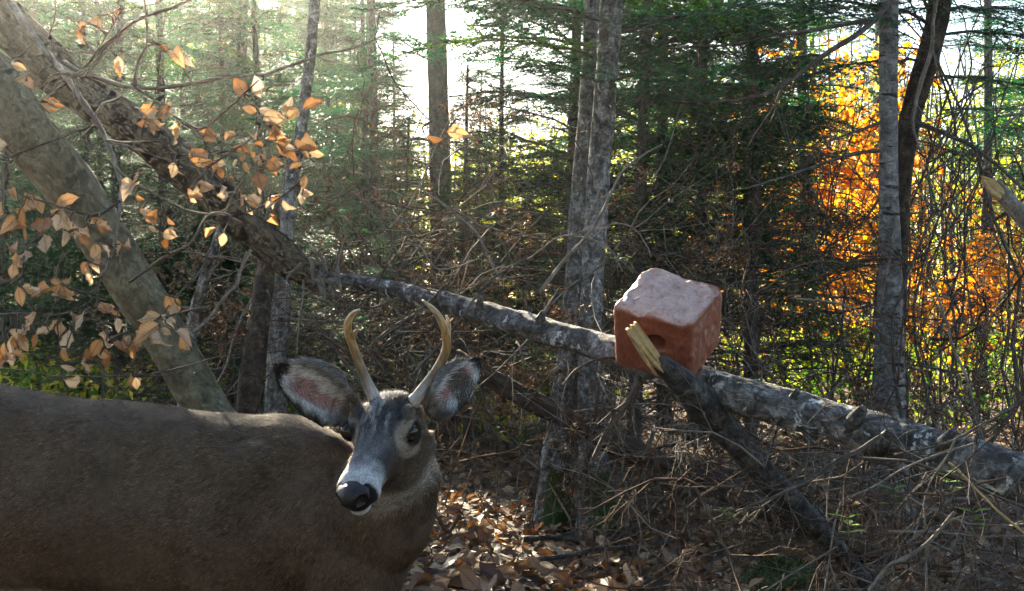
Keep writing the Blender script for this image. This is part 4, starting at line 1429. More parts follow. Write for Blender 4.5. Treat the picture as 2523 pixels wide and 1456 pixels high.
    p = n.new('ShaderNodeBsdfPrincipled'); p.inputs['Roughness'].default_value = .7; p.inputs['Specular IOR Level'].default_value = .10
    tr = n.new('ShaderNodeBsdfTranslucent')
    mx = n.new('ShaderNodeMixShader'); mx.inputs[0].default_value = .18
    l.new(a.outputs['Color'], p.inputs['Base Color']); l.new(a.outputs['Color'], tr.inputs['Color'])
    l.new(p.outputs[0], mx.inputs[1]); l.new(tr.outputs[0], mx.inputs[2])
    o = n.new('ShaderNodeOutputMaterial'); l.new(mx.outputs[0], o.inputs[0])
    mbf_me.materials.append(mf)
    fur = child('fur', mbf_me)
    fur['kind'] = 'stuff'
    # ---- eyes
    em, n, l = new_mat('deer_eye')
    p = n.new('ShaderNodeBsdfPrincipled'); p.inputs['Base Color'].default_value = (.006, .004, .004, 1); p.inputs['Roughness'].default_value = .05; p.inputs['Specular IOR Level'].default_value = .28
    o = n.new('ShaderNodeOutputMaterial'); l.new(p.outputs[0], o.inputs[0])
    for e in EYES.values():
        mb = MB()
        sg = np.sign(e[1])
        ellipsoid(mb, hp(e[0], e[1] - sg * .0075, e[2]), [HF * .0240 * H_SC, HL * .0195 * H_SC, HD * .0220 * H_SC], 28, 18)
        child('eye', mb.mesh('eye', em, attr_name=None))
    # ---- nose pad with nostrils
    nm, n, l = new_mat('deer_nose')
    p = n.new('ShaderNodeBsdfPrincipled'); p.inputs['Base Color'].default_value = (.006, .006, .007, 1); p.inputs['Roughness'].default_value = .30; p.inputs['Specular IOR Level'].default_value = .32
    tc = n.new('ShaderNodeTexCoord')
    vo = n.new('ShaderNodeTexVoronoi'); vo.inputs['Scale'].default_value = 420
    l.new(tc.outputs['Object'], vo.inputs['Vector'])
    bp = n.new('ShaderNodeBump'); bp.inputs['Strength'].default_value = .5; bp.inputs['Distance'].default_value = .002
    l.new(vo.outputs['Distance'], bp.inputs['Height']); l.new(bp.outputs[0], p.inputs['Normal'])
    o = n.new('ShaderNodeOutputMaterial'); l.new(p.outputs[0], o.inputs[0])
    mb = MB()
    nn, mm_ = 64, 40
    th = np.linspace(0.02, np.pi - .02, mm_)[:, None]
    ph = (np.arange(nn) / nn * 2 * np.pi)[None]
    sl = np.sin(th) * np.cos(ph); sd = np.cos(th) * np.ones_like(ph); sf = np.sin(th) * np.sin(ph)
    pw = lambda x, e: np.sign(x) * np.abs(x) ** e
    wfac = np.interp(sd, [-1, -.5, 0, .5, 1], [.62, .78, 1.0, 1.08, .8])
    ll = pw(sl, .8) * .0330 * wfac
    dd = sd * .0275 - .0575
    fs = .258 + pw(sf, .85) * .0320 - .010 * (np.abs(ll) / .036) ** 2 - .004 * np.maximum(-sd, 0)
    for sg in (-1, 1):                                    # comma shaped nostrils
        r = np.hypot((ll - sg * .0212) / .0082, (dd + .0565 - .25 * (sg * ll - .020)) / .0120)
        fs = fs - .015 * ss(1.25, .35, r) * (sf > -.2)
        ll = ll + sg * .003 * ss(1.7, 1.2, r) * ss(.8, 1.2, r)
    fs = fs - .0025 * ss(.004, .0, np.abs(ll)) * ss(-.2, -.6, sd)
    VV = hp(fs.ravel(), ll.ravel(), dd.ravel())
    i = np.arange(mm_ - 1)[:, None] * nn; j = np.arange(nn)[None]; k = (j + 1) % nn
    mb.add(VV, None, np.stack([i + j, i + nn + j, i + nn + k, i + k], -1).reshape(-1, 4))
    child('nose', mb.mesh('nose', nm, attr_name=None))
    # ---- antlers
    am, n, l = new_mat('antler')
    at = n.new('ShaderNodeAttribute'); at.attribute_name = 'bark'
    sx = n.new('ShaderNodeSeparateXYZ'); l.new(at.outputs['Vector'], sx.inputs[0])
    nz = noise_node(n, l, at.outputs['Vector'], 150, 4, .7, (1, 1, .25))
    ad = n.new('ShaderNodeMath'); ad.operation = 'MULTIPLY_ADD'; ad.inputs[1].default_value = .05
    l.new(nz.outputs[0], ad.inputs[0]); l.new(sx.outputs['Z'], ad.inputs[2])
    r = ramp(n, [(0.0, (.36, .32, .28)), (.075, (.40, .36, .32)), (.115, (.15, .100, .058)), (.16, (.21, .125, .046)), (.22, (.36, .22, .075)), (.275, (.56, .46, .29))])
    l.new(ad.outputs[0], r.inputs[0])
    r2 = ramp(n, [(.38, (.40, .36, .32)), (.6, (1.15, 1.15, 1.15))]); l.new(nz.outputs[0], r2.inputs[0])
    mm = n.new('ShaderNodeMix'); mm.data_type = 'RGBA'; mm.blend_type = 'MULTIPLY'; mm.inputs[0].default_value = .8
    l.new(r.outputs[0], mm.inputs[6]); l.new(r2.outputs[0], mm.inputs[7])
    p = n.new('ShaderNodeBsdfPrincipled'); p.inputs['Roughness'].default_value = .45
    l.new(mm.outputs[2], p.inputs['Base Color'])
    bp = n.new('ShaderNodeBump'); bp.inputs['Strength'].default_value = .8; bp.inputs['Distance'].default_value = .003
    l.new(nz.outputs[0], bp.inputs['Height']); l.new(bp.outputs[0], p.inputs['Normal'])
    o = n.new('ShaderNodeOutputMaterial'); l.new(p.outputs[0], o.inputs[0])

    def antler(keys, tine, knob, seed):
        mb = MB()
        K = np.array([[*W(x, y, d), r] for x, y, d, r in keys])
        K[0, :3] = K[0, :3]
        X = catmull(K, 60)
        rf = lambda a, L: 1 + .10 * fbm(np.stack([np.cos(a) * 2, np.sin(a) * 2, L * 60], -1), seed, 2) * np.clip(1.2 - L * 6, .15, 1)
        tube(mb, X[:, :3], X[:, 3], 16, rfun=rf)
        for y in (tine, knob):
            if y:
                K = np.array([[*W(x, yy, d), r] for x, yy, d, r in y])
                X = catmull(K, 14)
                tube(mb, X[:, :3], X[:, 3], 10)
        a, b = np.array(mb.a[0]), None
        for kk in range(1, len(mb.a)):
            mb.a[kk][:, 2] += .16
        child('antler', mb.mesh('antler', am))
    antler([(948, 1022, 2.250, .0130), (927, 988, 2.245, .0138), (909, 952, 2.25, .0112), (889, 905, 2.25, .0092), (874, 862, 2.245, .0086), (859, 825, 2.235, .0083), (858, 795, 2.225, .0074), (870, 773, 2.215, .0054), (886, 763, 2.205, .0022)], None, [(868, 830, 2.235, .007), (876, 818, 2.228, .0045), (879, 811, 2.225, .0015)], 3)
    antler([(1000, 1015, 2.245, .0150), (1017, 993, 2.24, .0148), (1036, 968, 2.24, .0124), (1064, 930, 2.245, .0104), (1087, 893, 2.245, .0094), (1100, 855, 2.24, .0088), (1098, 820, 2.23, .0083), (1083, 783, 2.215, .0070), (1062, 757, 2.20, .0050), (1041, 740, 2.185, .0020)],
           [(1100, 838, 2.235, .0085), (1103, 812, 2.24, .0070), (1104, 792, 2.245, .0050), (1100, 777, 2.25, .0018)], None, 8)
    return root


build_deer()
# ------------------------------------------------------------------ leaves
def leaf_mesh(name, seed, mat, ln=1.0, wd=.52, curl=.35, fold=.25, wav=.05, sag=.2):
    """a beech leaf one unit long: pointed oval folded along its midrib, edges waved, tip curled"""
    rng = np.random.default_rng(seed)
    nu, nv = 8, 5
    u = np.linspace(0, 1, nu)
    prof = np.sin(np.pi * u ** .90) ** .9 * (1 - .08 * u)
    prof[0], prof[-1] = .03, .02
    v = np.linspace(-1, 1, nv)
    U, Vv = np.meshgrid(u, v, indexing='ij')
    Wd = prof[:, None] * wd * .5
    x = U.copy()
    y = Vv * Wd
    z = np.abs(Vv) * Wd * fold * 2 + wav * np.sin(U * 17 + rng.uniform(0, 6)) * np.abs(Vv) * (prof[:, None]) + wav * .6 * np.sin(U * 6 + Vv * 3 + rng.uniform(0, 6))
    a = curl * U ** 2 * 2
    sgn = rng.choice([-1, 1])
    x2 = np.where(np.abs(curl) > 1e-3, np.cumsum(np.gradient(u)[:, None] * np.cos(a), 0), x)
    z2 = np.cumsum(np.gradient(u)[:, None] * np.sin(a) * sgn, 0) + z
    tw = rng.normal(0, .35) * U
    y3 = y * np.cos(tw) - (z2 * 0 + z) * np.sin(tw)
    z3 = z2 + y * np.sin(tw)
    P = np.stack([x2, y3, z3], -1).reshape(-1, 3) * ln
    mb = MB()
    i = np.arange(nu - 1)[:, None] * nv
    j = np.arange(nv - 1)[None]
    mb.add(P, None, np.stack([i + j, i + j + 1, i + nv + j + 1, i + nv + j], -1).reshape(-1, 4), 0, np.stack([U, Vv, U * 0], -1).reshape(-1, 3))
    # stalk
    tube(mb, [P[2] * [0, 0, 0] + [-.14 * ln, 0, .02 * ln], P[2], P[7]], [.010 * ln, .011 * ln, .008 * ln], 3, caps=False)
    return mb.mesh(name, mat)


LEAF = [leaf_mesh('leaf', 40 + k, M['beechleaf'], 1, rng_w, c, f, w) for k, (rng_w, c, f, w) in enumerate([(.58, .10, .15, .05), (.55, .22, .3, .06), (.52, .40, .5, .08), (.60, .15, .1, .08), (.42, .45, .9, .06), (.56, .30, .2, .11), (.36, .2, 1.3, .05), (.56, .08, .4, .08)])]
LITTER = [leaf_mesh('leaf', 60 + k, M['litter'], 1, rng_w, c, f, w) for k, (rng_w, c, f, w) in enumerate([(.60, .15, .10, .04), (.55, .35, .2, .06), (.52, .55, .4, .06), (.62, .2, .05, .08), (.45, .7, .7, .05), (.58, .4, .15, .09)])]


def put_leaf(me, parent, base, p, dirv, nrm, ln):
    dirv = norm(dirv)
    y = norm(np.cross(nrm, dirv))
    z = np.cross(dirv, y)
    o = bpy.data.objects.new('leaf', me)
    o.matrix_local = Matrix(((dirv[0] * ln, y[0] * ln, z[0] * ln, p[0] - base[0]), (dirv[1] * ln, y[1] * ln, z[1] * ln, p[1] - base[1]), (dirv[2] * ln, y[2] * ln, z[2] * ln, p[2] - base[2]), (0, 0, 0, 1)))
    COL.objects.link(o)
    o.parent = parent
    o.matrix_parent_inverse = Matrix.Identity(4)
    return o


c1 = lambda a: [(x * .4655, y * .4655) for x, y in a]
c2 = lambda a: [(x * .4655, y * .4655 + 554.4) for x, y in a]


def twig_keys(pts, w0, w1, d0, d1):
    n = len(pts)
    return [(x, y, w0 + (w1 - w0) * i / (n - 1), d0 + (d1 - d0) * i / (n - 1)) for i, (x, y) in enumerate(pts)]


TW = []      # branches of the smooth leaning beech: (points, width from, to, distance from, to)
TW.append((c1([(-420, -700), (-150, -300), (60, 30), (180, 190), (350, 400), (460, 570), (560, 740), (620, 900), (640, 1060), (612, 1280), (548, 1460)]), 22, 6, 4.0, 3.2))
TW.append((c1([(1500, -420), (1150, -120), (980, 10), (720, 110), (590, 225), (440, 390), (330, 372)]), 7, 13, 3.2, 3.55))
TW.append((c1([(350, 330), (520, 420), (700, 460), (880, 465), (1200, 410), (1380, 400), (1500, 360), (1700, 290), (1853, 262), (1980, 200), (2010, 60)]), 13, 4, 3.55, 3.1))
TW.append((c1([(760, -60), (772, 120), (775, 240), (730, 350), (715, 450)]), 5, 7, 3.1, 3.4))
TW.append((c1([(715, 110), (560, 230), (440, 370)]), 4, 6, 3.25, 3.5))
TW.append((c1([(300, -60), (290, 60), (265, 200)]), 5, 4, 3.4, 3.6))
TW.append((c1([(620, 100), (520, 270), (430, 370)]), 4, 6, 3.3, 3.5))
TW.append((c1([(700, 440), (960, 640), (1070, 680), (1180, 600), (1310, 480), (1375, 420)]), 7, 4, 3.4, 3.15))
TW.append((c1([(960, 640), (1060, 720), (1100, 770), (1200, 800), (1260, 780), (1400, 690), (1560, 600)]), 6, 4, 3.3, 3.1))
TW.append((c1([(560, 745), (700, 750), (850, 745), (930, 810), (1060, 820), (1250, 790)]), 6, 5, 3.3, 3.15))
TW.append((c1([(1250, 790), (1100, 890), (1075, 960), (1085, 1060), (1100, 1140)]), 5, 6, 3.15, 3.2))
TW.append((c1([(620, 890), (760, 1000), (960, 1100), (1110, 1135), (1220, 1142), (1400, 1090), (1500, 1035), (1590, 960)]), 7, 4, 3.25, 3.1))
TW.append((c1([(730, 1460), (850, 1370), (1000, 1290), (1060, 1190), (1110, 1135), (1190, 1130), (1290, 1180)]), 6, 5, 3.25, 3.15))
TW.append((c1([(1190, 1130), (1250, 1010), (1320, 900), (1420, 860), (1520, 800), (1640, 800)]), 6, 4, 3.2, 3.1))
TW.append((c1([(560, 740), (490, 770), (450, 720), (500, 660)]), 5, 6, 3.3, 3.3))
TW.append((c1([(490, 665), (340, 720), (180, 780), (0, 845), (-160, 900)]), 5, 4, 3.3, 3.2))
TW.append((c1([(640, 1060), (500, 1140), (330, 1090), (180, 1050), (40, 1010), (-120, 980)]), 7, 5, 3.2, 3.0))
TW.append((c1([(330, 1090), (250, 1180), (200, 1260), (120, 1300), (0, 1310)]), 6, 4, 3.1, 3.0))
TW.append((c2([(548, 260), (480, 360), (330, 310), (310, 230), (345, 150), (340, 60)]), 6, 4, 3.2, 3.1))
TW.append((c2([(-60, 300), (50, 295), (120, 265), (130, 160)]), 8, 5, 3.0, 3.0))
TW.append((c2([(-60, 478), (100, 465), (250, 470), (350, 468), (470, 410)]), 7, 4, 3.0, 3.1))
TW.append((c2([(1110, 130), (1050, 260), (930, 390), (1010, 470), (995, 550)]), 5, 4, 3.5, 3.4))
TW.append((c2([(1325, 130), (1270, 250), (1250, 320), (1200, 370), (1100, 500), (1010, 575)]), 9, 7, 3.6, 3.5))
TW.append((c1([(1980, 200), (2080, 400), (2200, 560), (2290, 640), (2380, 672)]), 4, 3, 3.1, 3.0))
TW.append((c2([(690, 300), (850, 190), (1000, 110), (1060, 20)]), 7, 6, 3.4, 3.3))
BRANCHES = []
for k, (pts, w0, w1, d0, d1) in enumerate(TW):
    o, X = wood_branch(BEECH, BB, twig_keys(pts, w0, w1, d0, d1), M['paletwig' if k in (0, 1, 2, 3, 12, 13, 22) else 'twig'], seed=50 + k, twigs=(2 if len(pts) > 5 else 1), tl=.14)
    BRANCHES.append((o, X))

L1 = """1375 475 130 -100;1400 590 90 30;1540 580 110 -10;1640 560 120 -20;1440 620 120 10;1450 655 100 15;1460 700 90 30;785 580 110 10;870 590 90 60;790 635 110 10;850 660 80 60;940 690 110 80;1090 710 110 20;1215 740 70 -20;1050 810 110 40;1100 850 100 0;1160 865 80 20;1165 905 70 70;1265 790 90 20;1310 800 100 50;1350 740 60 60;1300 880 60 60;1250 860 50 100;1490 770 100 30;1530 810 100 40;1620 800 120 10;1660 815 80 10;1560 885 80 -20;1450 870 100 40;1370 840 80 10;1370 950 120 70;1390 985 80 100;915 890 90 100;940 910 60 20;720 945 100 110;690 990 70 130;1110 970 80 30;1195 1020 90 60;1225 945 40 30;1270 1060 80 95;1340 1060 90 60;1430 1060 90 -30;1440 1090 80 140;1520 1080 90 40;1610 955 80 100;1600 1020 80 80;1600 1060 50 90;1470 1160 70 60;1030 1055 80 10;740 1050 70 20;780 1130 80 50;905 1165 60 40;890 1240 70 10;800 1210 60 40;1130 1230 80 130;1180 1260 80 100;70 1030 90 60;150 1050 110 60;200 1070 110 70;340 1065 120 -20;130 1130 100 70;60 1180 90 130;120 1200 80 100;230 1200 110 100;280 1130 90 10;350 1180 110 50;420 1210 110 40;460 1220 60 90;240 1280 110 80;340 1250 90 80;510 1160 70 0;540 1200 90 20;510 1330 110 80;555 1320 80 60;630 1320 60 90;670 1320 80 45;60 1330 80 60;90 1370 90 80;130 1360 90 100;70 1420 90 100;30 790 80 130;10 1100 80 90;250 560 110 20;290 530 100 30;90 350 90 20;110 400 80 160;180 450 50 90;620 80 90 120;440 170 90 110;520 110 60 90;860 260 70 60;930 290 70 40;990 310 50 60;630 330 100 80;2290 720 90 10;2410 705 130 15"""
L2 = """100 365 110 80;160 350 90 20;240 350 110 -30;200 330 80 0;350 290 70 -15;290 295 70 10;170 510 150 105;30 650 90 80;60 640 110 70;90 690 100 20;120 620 90 60;110 570 70 130;190 600 90 110;220 570 90 -20;285 540 70 -40;30 710 90 170;340 380 80 0;450 220 70 110;480 260 100 80;905 400 110 60"""
L3 = """360 600 130 100;350 750 90 10;340 680 80 60;510 640 120 120;480 680 100 60;550 600 100 80;560 690 110 80;440 460 80 140;430 510 90 110;550 450 100 10;590 470 80 20;625 520 80 80;440 740 80 90;670 650 110 60;720 650 110 90;745 570 110 100;830 570 160 70;820 490 100 160;880 520 80 20;960 600 140 50;720 830 70 80;370 820 90 0"""


def hang_leaves(txt, conv, branches, owner_base, seed):
    """dry leaves: each hangs from the twig that passes nearest to its stalk"""
    rng = np.random.default_rng(seed)
    allp = [(k, X) for k, X in branches]
    items = [tuple(map(float, it.split())) for it in txt.split(';')]
    items += [(x + rng.normal(0, 34), y + rng.normal(0, 30), ln * rng.uniform(.6, 1.0), an + rng.normal(0, 50)) for x, y, ln, an in items if rng.random() < .45]
    for x, y, ln, an in items:
        (cx, cyy), = conv([(x, y)])
        ln *= .4655 * .98
        a = math.radians(an)
        dx, dy = math.cos(a), math.sin(a)
        fx, fy = cx - dx * ln * .5, cyy - dy * ln * .5
        best = None
        for o, X in allp:
            sx = CX + X[:, 0] * FPX / X[:, 1]
            sy = CYP - (X[:, 2] - CAM_Z) * FPX / X[:, 1]
            q = (sx - fx) ** 2 + (sy - fy) ** 2
            i = int(q.argmin())
            if best is None or q[i] < best[0]: best = (q[i], o, X[i, 1], X[i, :3])
        d = best[2] + rng.normal(0, .03)
        foot = W(fx, fy, d)
        tip = W(fx + dx * ln, fy + dy * ln, d + rng.normal(0, .035))
        dv = tip - foot
        nv = norm(np.array([0, -1.0, .25]) + rng.normal(0, .5, 3))
        put_leaf(LEAF[rng.integers(len(LEAF))], best[1], owner_base, foot, dv, nv, np.linalg.norm(dv))
        gap = math.sqrt(best[0]) * d / FPX
        if .015 < gap < .22:                     # its own thin twig back to the branch
            STALKS.setdefault(best[1].name, (best[1], []))[1].append((best[3], foot))


STALKS = {}
hang_leaves(L1, c1, BRANCHES, BB, 3)
hang_leaves(L2, c2, BRANCHES, BB, 4)
# the low beech shoot behind the deer's back
SH = empty('beech_shoot', tuple(W(256, base_y(3.1), 3.1)), 'low beech shoot with broad rusty leaves rising behind the back of the deer', 'beech shoot')
SHB = np.array(SH.location)
SB = []
for k, (pts, w0, w1, d0, d1) in enumerate([(c2([(560, 1900), (552, 1300), (545, 900), (540, 760), (522, 690), (600, 600), (720, 550), (830, 500), (890, 430)]), 9, 5, 3.1, 2.95), (c2([(522, 690), (450, 680), (400, 728), (330, 742), (285, 735)]), 8, 5, 3.05, 3.0), (c2([(860, 492), (1000, 450), (1120, 425)]), 6, 5, 2.95, 2.95),
                                            (c2([(600, 610), (680, 640), (770, 660)]), 5, 4, 3.0, 2.95), (c2([(360, 740), (355, 640), (390, 530)]), 4, 3, 3.0, 3.0), (c2([(560, 640), (560, 540), (480, 470), (590, 450)]), 4, 3, 3.0, 3.05)]):
    SB.append(wood_branch(SH, SHB, twig_keys(pts, w0, w1, d0, d1), M['twig'], name='stem' if k == 0 else 'branch', seed=90 + k))
hang_leaves(L3, c2, SB, SHB, 5)
for nm, (ob, lst) in STALKS.items():
    base = np.array(ob.parent.location)
    mb = MB()
    rr = np.random.default_rng(len(nm))
    for a, b in lst:
        m = (a + b) / 2 + rr.normal(0, .012, 3) + [0, 0, .01]
        tube(mb, catmull([a - base, m - base, b - base], 6), np.linspace(.0030, .0016, 6), 4, caps=False)
    mb.build('leaf_stalk', M['twig'], ob)['kind'] = 'stuff'

# ------------------------------------------------------------------ the salt block
def salt_block():
    s = 3.42 / FPX * 1.17
    a, b, c = (np.array(v, float) * s for v in ((-155, 85.7, 40), (93, 126.6, 89), (13, 88.9, -140)))
    org = W(1700, 797, 3.33)
    n = 46
    g = np.linspace(0, 1, n)
    U, V_ = np.meshgrid(g, g, indexing='ij')
    P, Q, cnt = [], [], 0
    for ax in range(3):
        for side in (0, 1):
            q = np.zeros((n, n, 3))
            o1, o2 = [k for k in range(3) if k != ax]
            q[..., ax] = side; q[..., o1] = U; q[..., o2] = V_
            P.append(q.reshape(-1, 3))
            i = np.arange(n - 1)[:, None] * n; j = np.arange(n - 1)[None]
            f = np.stack([i + j, i + n + j, i + n + j + 1, i + j + 1], -1).reshape(-1, 4) + cnt
            if (side == 1) == (ax == 1): f = f[:, ::-1]
            Q.append(f); cnt += n * n
    P = np.concatenate(P); Q = np.concatenate(Q)
    # weld the seams
    key = np.round(P * (n - 1) * 4).astype(int)
    _, first, inv = np.unique(key, axis=0, return_index=True, return_inverse=True)
    P = P[first]; Q = inv.ravel()[Q]
    p0 = P.copy()
    x = P * 2 - 1
    r = .22                                            # rounded edges
    core = np.clip(x, -1 + r, 1 - r)
    dlt = x - core
    x = core + norm(dlt) * r * (np.linalg.norm(dlt, axis=1, keepdims=True) > 1e-9)
    x = np.where(np.linalg.norm(dlt, axis=1, keepdims=True) > 1e-9, x, P * 2 - 1)
    nb = norm(x ** 5 + x * 1e-3)
    top = np.clip(1 - p0[:, 2] * 9, 0, 1)
    x = x + nb * (.028 * fbm(p0 * 3.2, 3, 3) + .016 * fbm(p0 * 14, 5, 3) - .05 * np.clip(fbm(p0 * 6, 45, 2) - .55, 0, 1))[:, None]
    ero = np.maximum(fbm(p0 * np.array([4.5, 3.2, 1]) + 3, 11, 3), -.4) * .12 + .30 * np.clip(p0[:, 1] - .50, 0, 1) * np.clip(fbm(p0 * 6, 17, 2) + .35, 0, 2)
    lick = .16 * np.exp(-(((p0[:, 0] - .15) / .45) ** 2 + ((p0[:, 1] - .75) / .4) ** 2))
    x[:, 2] += top * (ero + lick + .05 * np.abs(fbm(p0 * 13, 29, 3)))
    # the hole in the face towards the picture's left: face b = 0
    hr = np.hypot(p0[:, 0] - .43, p0[:, 2] - .44)
    hole = np.clip((.125 - hr - .02 * fbm(p0 * 9, 51, 2)) / .05, 0, 1) * (p0[:, 1] < .02)
    x[:, 1] += hole * .75
    Wp = org + ((x + 1) / 2) @ np.stack([a, b, c])
    root_c = org + (a + b + c) / 2
    mb = MB()
    mb.add(Wp - root_c, None, Q, 0, np.stack([p0[:, 0], p0[:, 1], p0[:, 2]], -1))
    m, nd, l = new_mat('mineral_salt')
    at = nd.new('ShaderNodeAttribute'); at.attribute_name = 'bark'
    sx = nd.new('ShaderNodeSeparateXYZ'); l.new(at.outputs['Vector'], sx.inputs[0])
    nz = noise_node(nd, l, at.outputs['Vector'], 5, 7, .62)
    nz2 = noise_node(nd, l, at.outputs['Vector'], 34, 5, .7, (1, 1, .3))
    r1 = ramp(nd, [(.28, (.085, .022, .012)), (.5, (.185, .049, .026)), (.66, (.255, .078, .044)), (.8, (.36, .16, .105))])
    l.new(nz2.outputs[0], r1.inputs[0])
    r2 = ramp(nd, [(.27, (.10, .055, .043)), (.36, (.40, .235, .185)), (.55, (.52, .345, .285)), (.8, (.60, .44, .38))])  # top: powdery pale salt plus skylight painted into the colour
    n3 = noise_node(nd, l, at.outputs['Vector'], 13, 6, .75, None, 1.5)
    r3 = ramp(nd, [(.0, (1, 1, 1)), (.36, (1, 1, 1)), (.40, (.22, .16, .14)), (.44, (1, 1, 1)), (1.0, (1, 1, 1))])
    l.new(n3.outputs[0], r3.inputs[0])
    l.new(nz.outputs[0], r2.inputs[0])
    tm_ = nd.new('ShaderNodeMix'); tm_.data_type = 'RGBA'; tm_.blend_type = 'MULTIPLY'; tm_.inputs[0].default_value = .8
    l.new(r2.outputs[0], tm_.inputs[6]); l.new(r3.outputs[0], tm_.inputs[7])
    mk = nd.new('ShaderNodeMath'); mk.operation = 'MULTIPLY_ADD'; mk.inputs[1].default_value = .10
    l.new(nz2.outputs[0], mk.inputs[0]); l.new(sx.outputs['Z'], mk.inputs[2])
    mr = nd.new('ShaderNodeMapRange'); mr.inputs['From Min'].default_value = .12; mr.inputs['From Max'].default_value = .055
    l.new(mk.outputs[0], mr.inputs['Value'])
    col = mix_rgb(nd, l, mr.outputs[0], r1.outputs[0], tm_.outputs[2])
    p = nd.new('ShaderNodeBsdfPrincipled'); p.inputs['Roughness'].default_value = .46; p.inputs['Specular IOR Level'].default_value = .45
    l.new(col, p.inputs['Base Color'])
    bp = nd.new('ShaderNodeBump'); bp.inputs['Strength'].default_value = .6; bp.inputs['Distance'].default_value = .004
    l.new(nz2.outputs[0], bp.inputs['Height']); l.new(bp.outputs[0], p.inputs['Normal'])
    o = nd.new('ShaderNodeOutputMaterial'); l.new(p.outputs[0], o.inputs[0])
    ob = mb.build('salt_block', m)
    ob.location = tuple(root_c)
    tag(ob, 'reddish-brown mineral salt block, licked rough, its pale top partly painted skylight, wedged on the fallen tree', 'salt block')


salt_block()

# ------------------------------------------------------------------ dead branches and brush
LONE = [  # (keys in the photograph, material, side twigs, label)
    ([(2166, 1079), (2080, 1130), (1989, 1183), (1900, 1228), (1818, 1255)], 15, 6, 3.0, 2.85, 'twig', 4, 'grey dead branch slanting down across the front of the fallen tree'),
    ([(2640, 930), (2523, 988), (2428, 1041), (2321, 1095), (2203, 1121)], 15, 5, 2.8, 2.9, 'twig', 5, 'long bare branch reaching in over the thick end of the fallen tree'),
    ([(2401, 1095), (2320, 1118), (2240, 1148), (2150, 1198), (2075, 1231)], 10, 4, 2.85, 2.8, 'paletwig', 3, 'thin pale branch lying against the underside of the fallen tree'),
    ([(2340, 1135), (2358, 1153), (2428, 1234), (2523, 1314), (2640, 1420)], 7, 8, 2.75, 2.7, 'wood', 0, 'single straw-yellow twig in the lower corner'),
    ([(2300, 700), (2321, 758), (2353, 870), (2380, 924), (2414, 1052), (2450, 1200)], 6, 12, 3.6, 3.5, 'paletwig', 1, 'pale bare stem standing behind the thick end of the fallen tree'),
    ([(2353, 1084), (2330, 1130), (2294, 1185), (2273, 1255), (2250, 1330)], 7, 4, 2.75, 2.75, 'paletwig', 3, 'short pale twig hanging below the thick end of the fallen tree'),
    ([(2276, 1240), (2278, 1282), (2281, 1360), (2283, 1470)], 6, 9, 2.8, 2.8, 'paletwig', 0, 'straight upright pale twig near the bottom edge'),
    ([(2353, 1260), (2289, 1335), (2230, 1378), (2190, 1394), (2139, 1456)], 12, 10, 2.75, 2.75, 'paletwig', 2, 'broken pale stick slanting to the bottom edge'),
    ([(2060, 1350), (2021, 1373), (1960, 1410), (1893, 1453), (1820, 1500)], 5, 6, 2.9, 2.9, 'paletwig', 1, 'thin straw twig below the dark limb of the fallen tree'),
    ([(2070, 1240), (2060, 1280), (2043, 1390), (2030, 1470)], 6, 6, 2.9, 2.9, 'paletwig', 1, 'slender upright twig beside the mossy stone'),
    ([(1633, 354), (1580, 385), (1530, 428), (1484, 521), (1446, 582), (1391, 640), (1330, 720)], 5, 13, 4.7, 4.6, 'paletwig', 1, 'straight straw-coloured dead stem crossing the paired trunks'),
    ([(1300, 640), (1367, 590), (1409, 582), (1465, 590), (1507, 618), (1535, 668)], 6, 4, 4.6, 4.5, 'paletwig', 2, 'arching pale twig in front of the paired trunks'),
    ([(1446, 600), (1465, 582), (1507, 552), (1553, 558), (1591, 596), (1605, 634)], 6, 3, 4.6, 4.5, 'paletwig', 1, 'arching pale twig above the salt block'),
    ([(1020, 460), (1037, 465), (1102, 512), (1167, 563), (1204, 633), (1230, 690)], 6, 9, 4.8, 4.7, 'paletwig', 3, 'crooked pale dead branch above the fallen tree'),
    ([(874, 476), (935, 535), (963, 591), (950, 661), (900, 720)], 5, 8, 5.0, 4.9, 'twig', 3, 'crooked dead branch above the deer antlers'),
    ([(1180, 640), (1080, 665), (1037, 612), (1000, 600)], 5, 8, 4.8, 4.9, 'paletwig', 3, 'forked pale dead branch over the thin end of the fallen tree'),
    ([(1290, 640), (1200, 700), (1100, 830), (1010, 930)], 8, 10, 4.4, 4.3, 'twig', 4, 'dead branch hanging behind the antlers'),
    ([(860, 560), (835, 640), (842, 720)], 5, 8, 4.5, 4.5, 'paletwig', 1, 'short pale twig hanging by the splintered end of the leaning trunk'),
    ([(985, 730), (900, 760), (820, 720), (770, 690)], 8, 5, 4.6, 4.6, 'twig', 5, 'bare branch spreading under the splintered end of the leaning trunk'),
    ([(745, 690), (745, 740), (735, 800), (733, 870)], 8, 4, 4.7, 4.65, 'paletwig', 0, 'pale strip of dead stem beside the pale scaly trunk'),
    ([(900, 860), (960, 820), (1040, 760), (1100, 700)], 5, 9, 4.7, 4.6, 'twig', 5, 'dead branch crossing between the antlers'),
    ([(1130, 1270), (1105, 1310), (1080, 1275), (1068, 1262)], 14, 9, 4.6, 4.5, 'brown', 0, 'short brown stick leaning on the leaves beside the deer chest'),
    ([(1290, 1330), (1390, 1322), (1450, 1340), (1560, 1308), (1610, 1290)], 18, 10, 4.9, 5.1, 'logdark', 4, 'grey dead branch lying on the leaves at the foot of the paired trunks'),
    ([(1300, 1380), (1390, 1372), (1480, 1352), (1580, 1348), (1650, 1330)], 16, 12, 4.55, 4.7, 'logdark', 4, 'blue-grey dead branch lying on the leaves, closer than the other'),
    ([(0, 905), (180, 928), (380, 920), (540, 880)], 6, 5, 3.4, 3.4, 'twig', 4, 'thin level branch just above the back of the deer'),
]
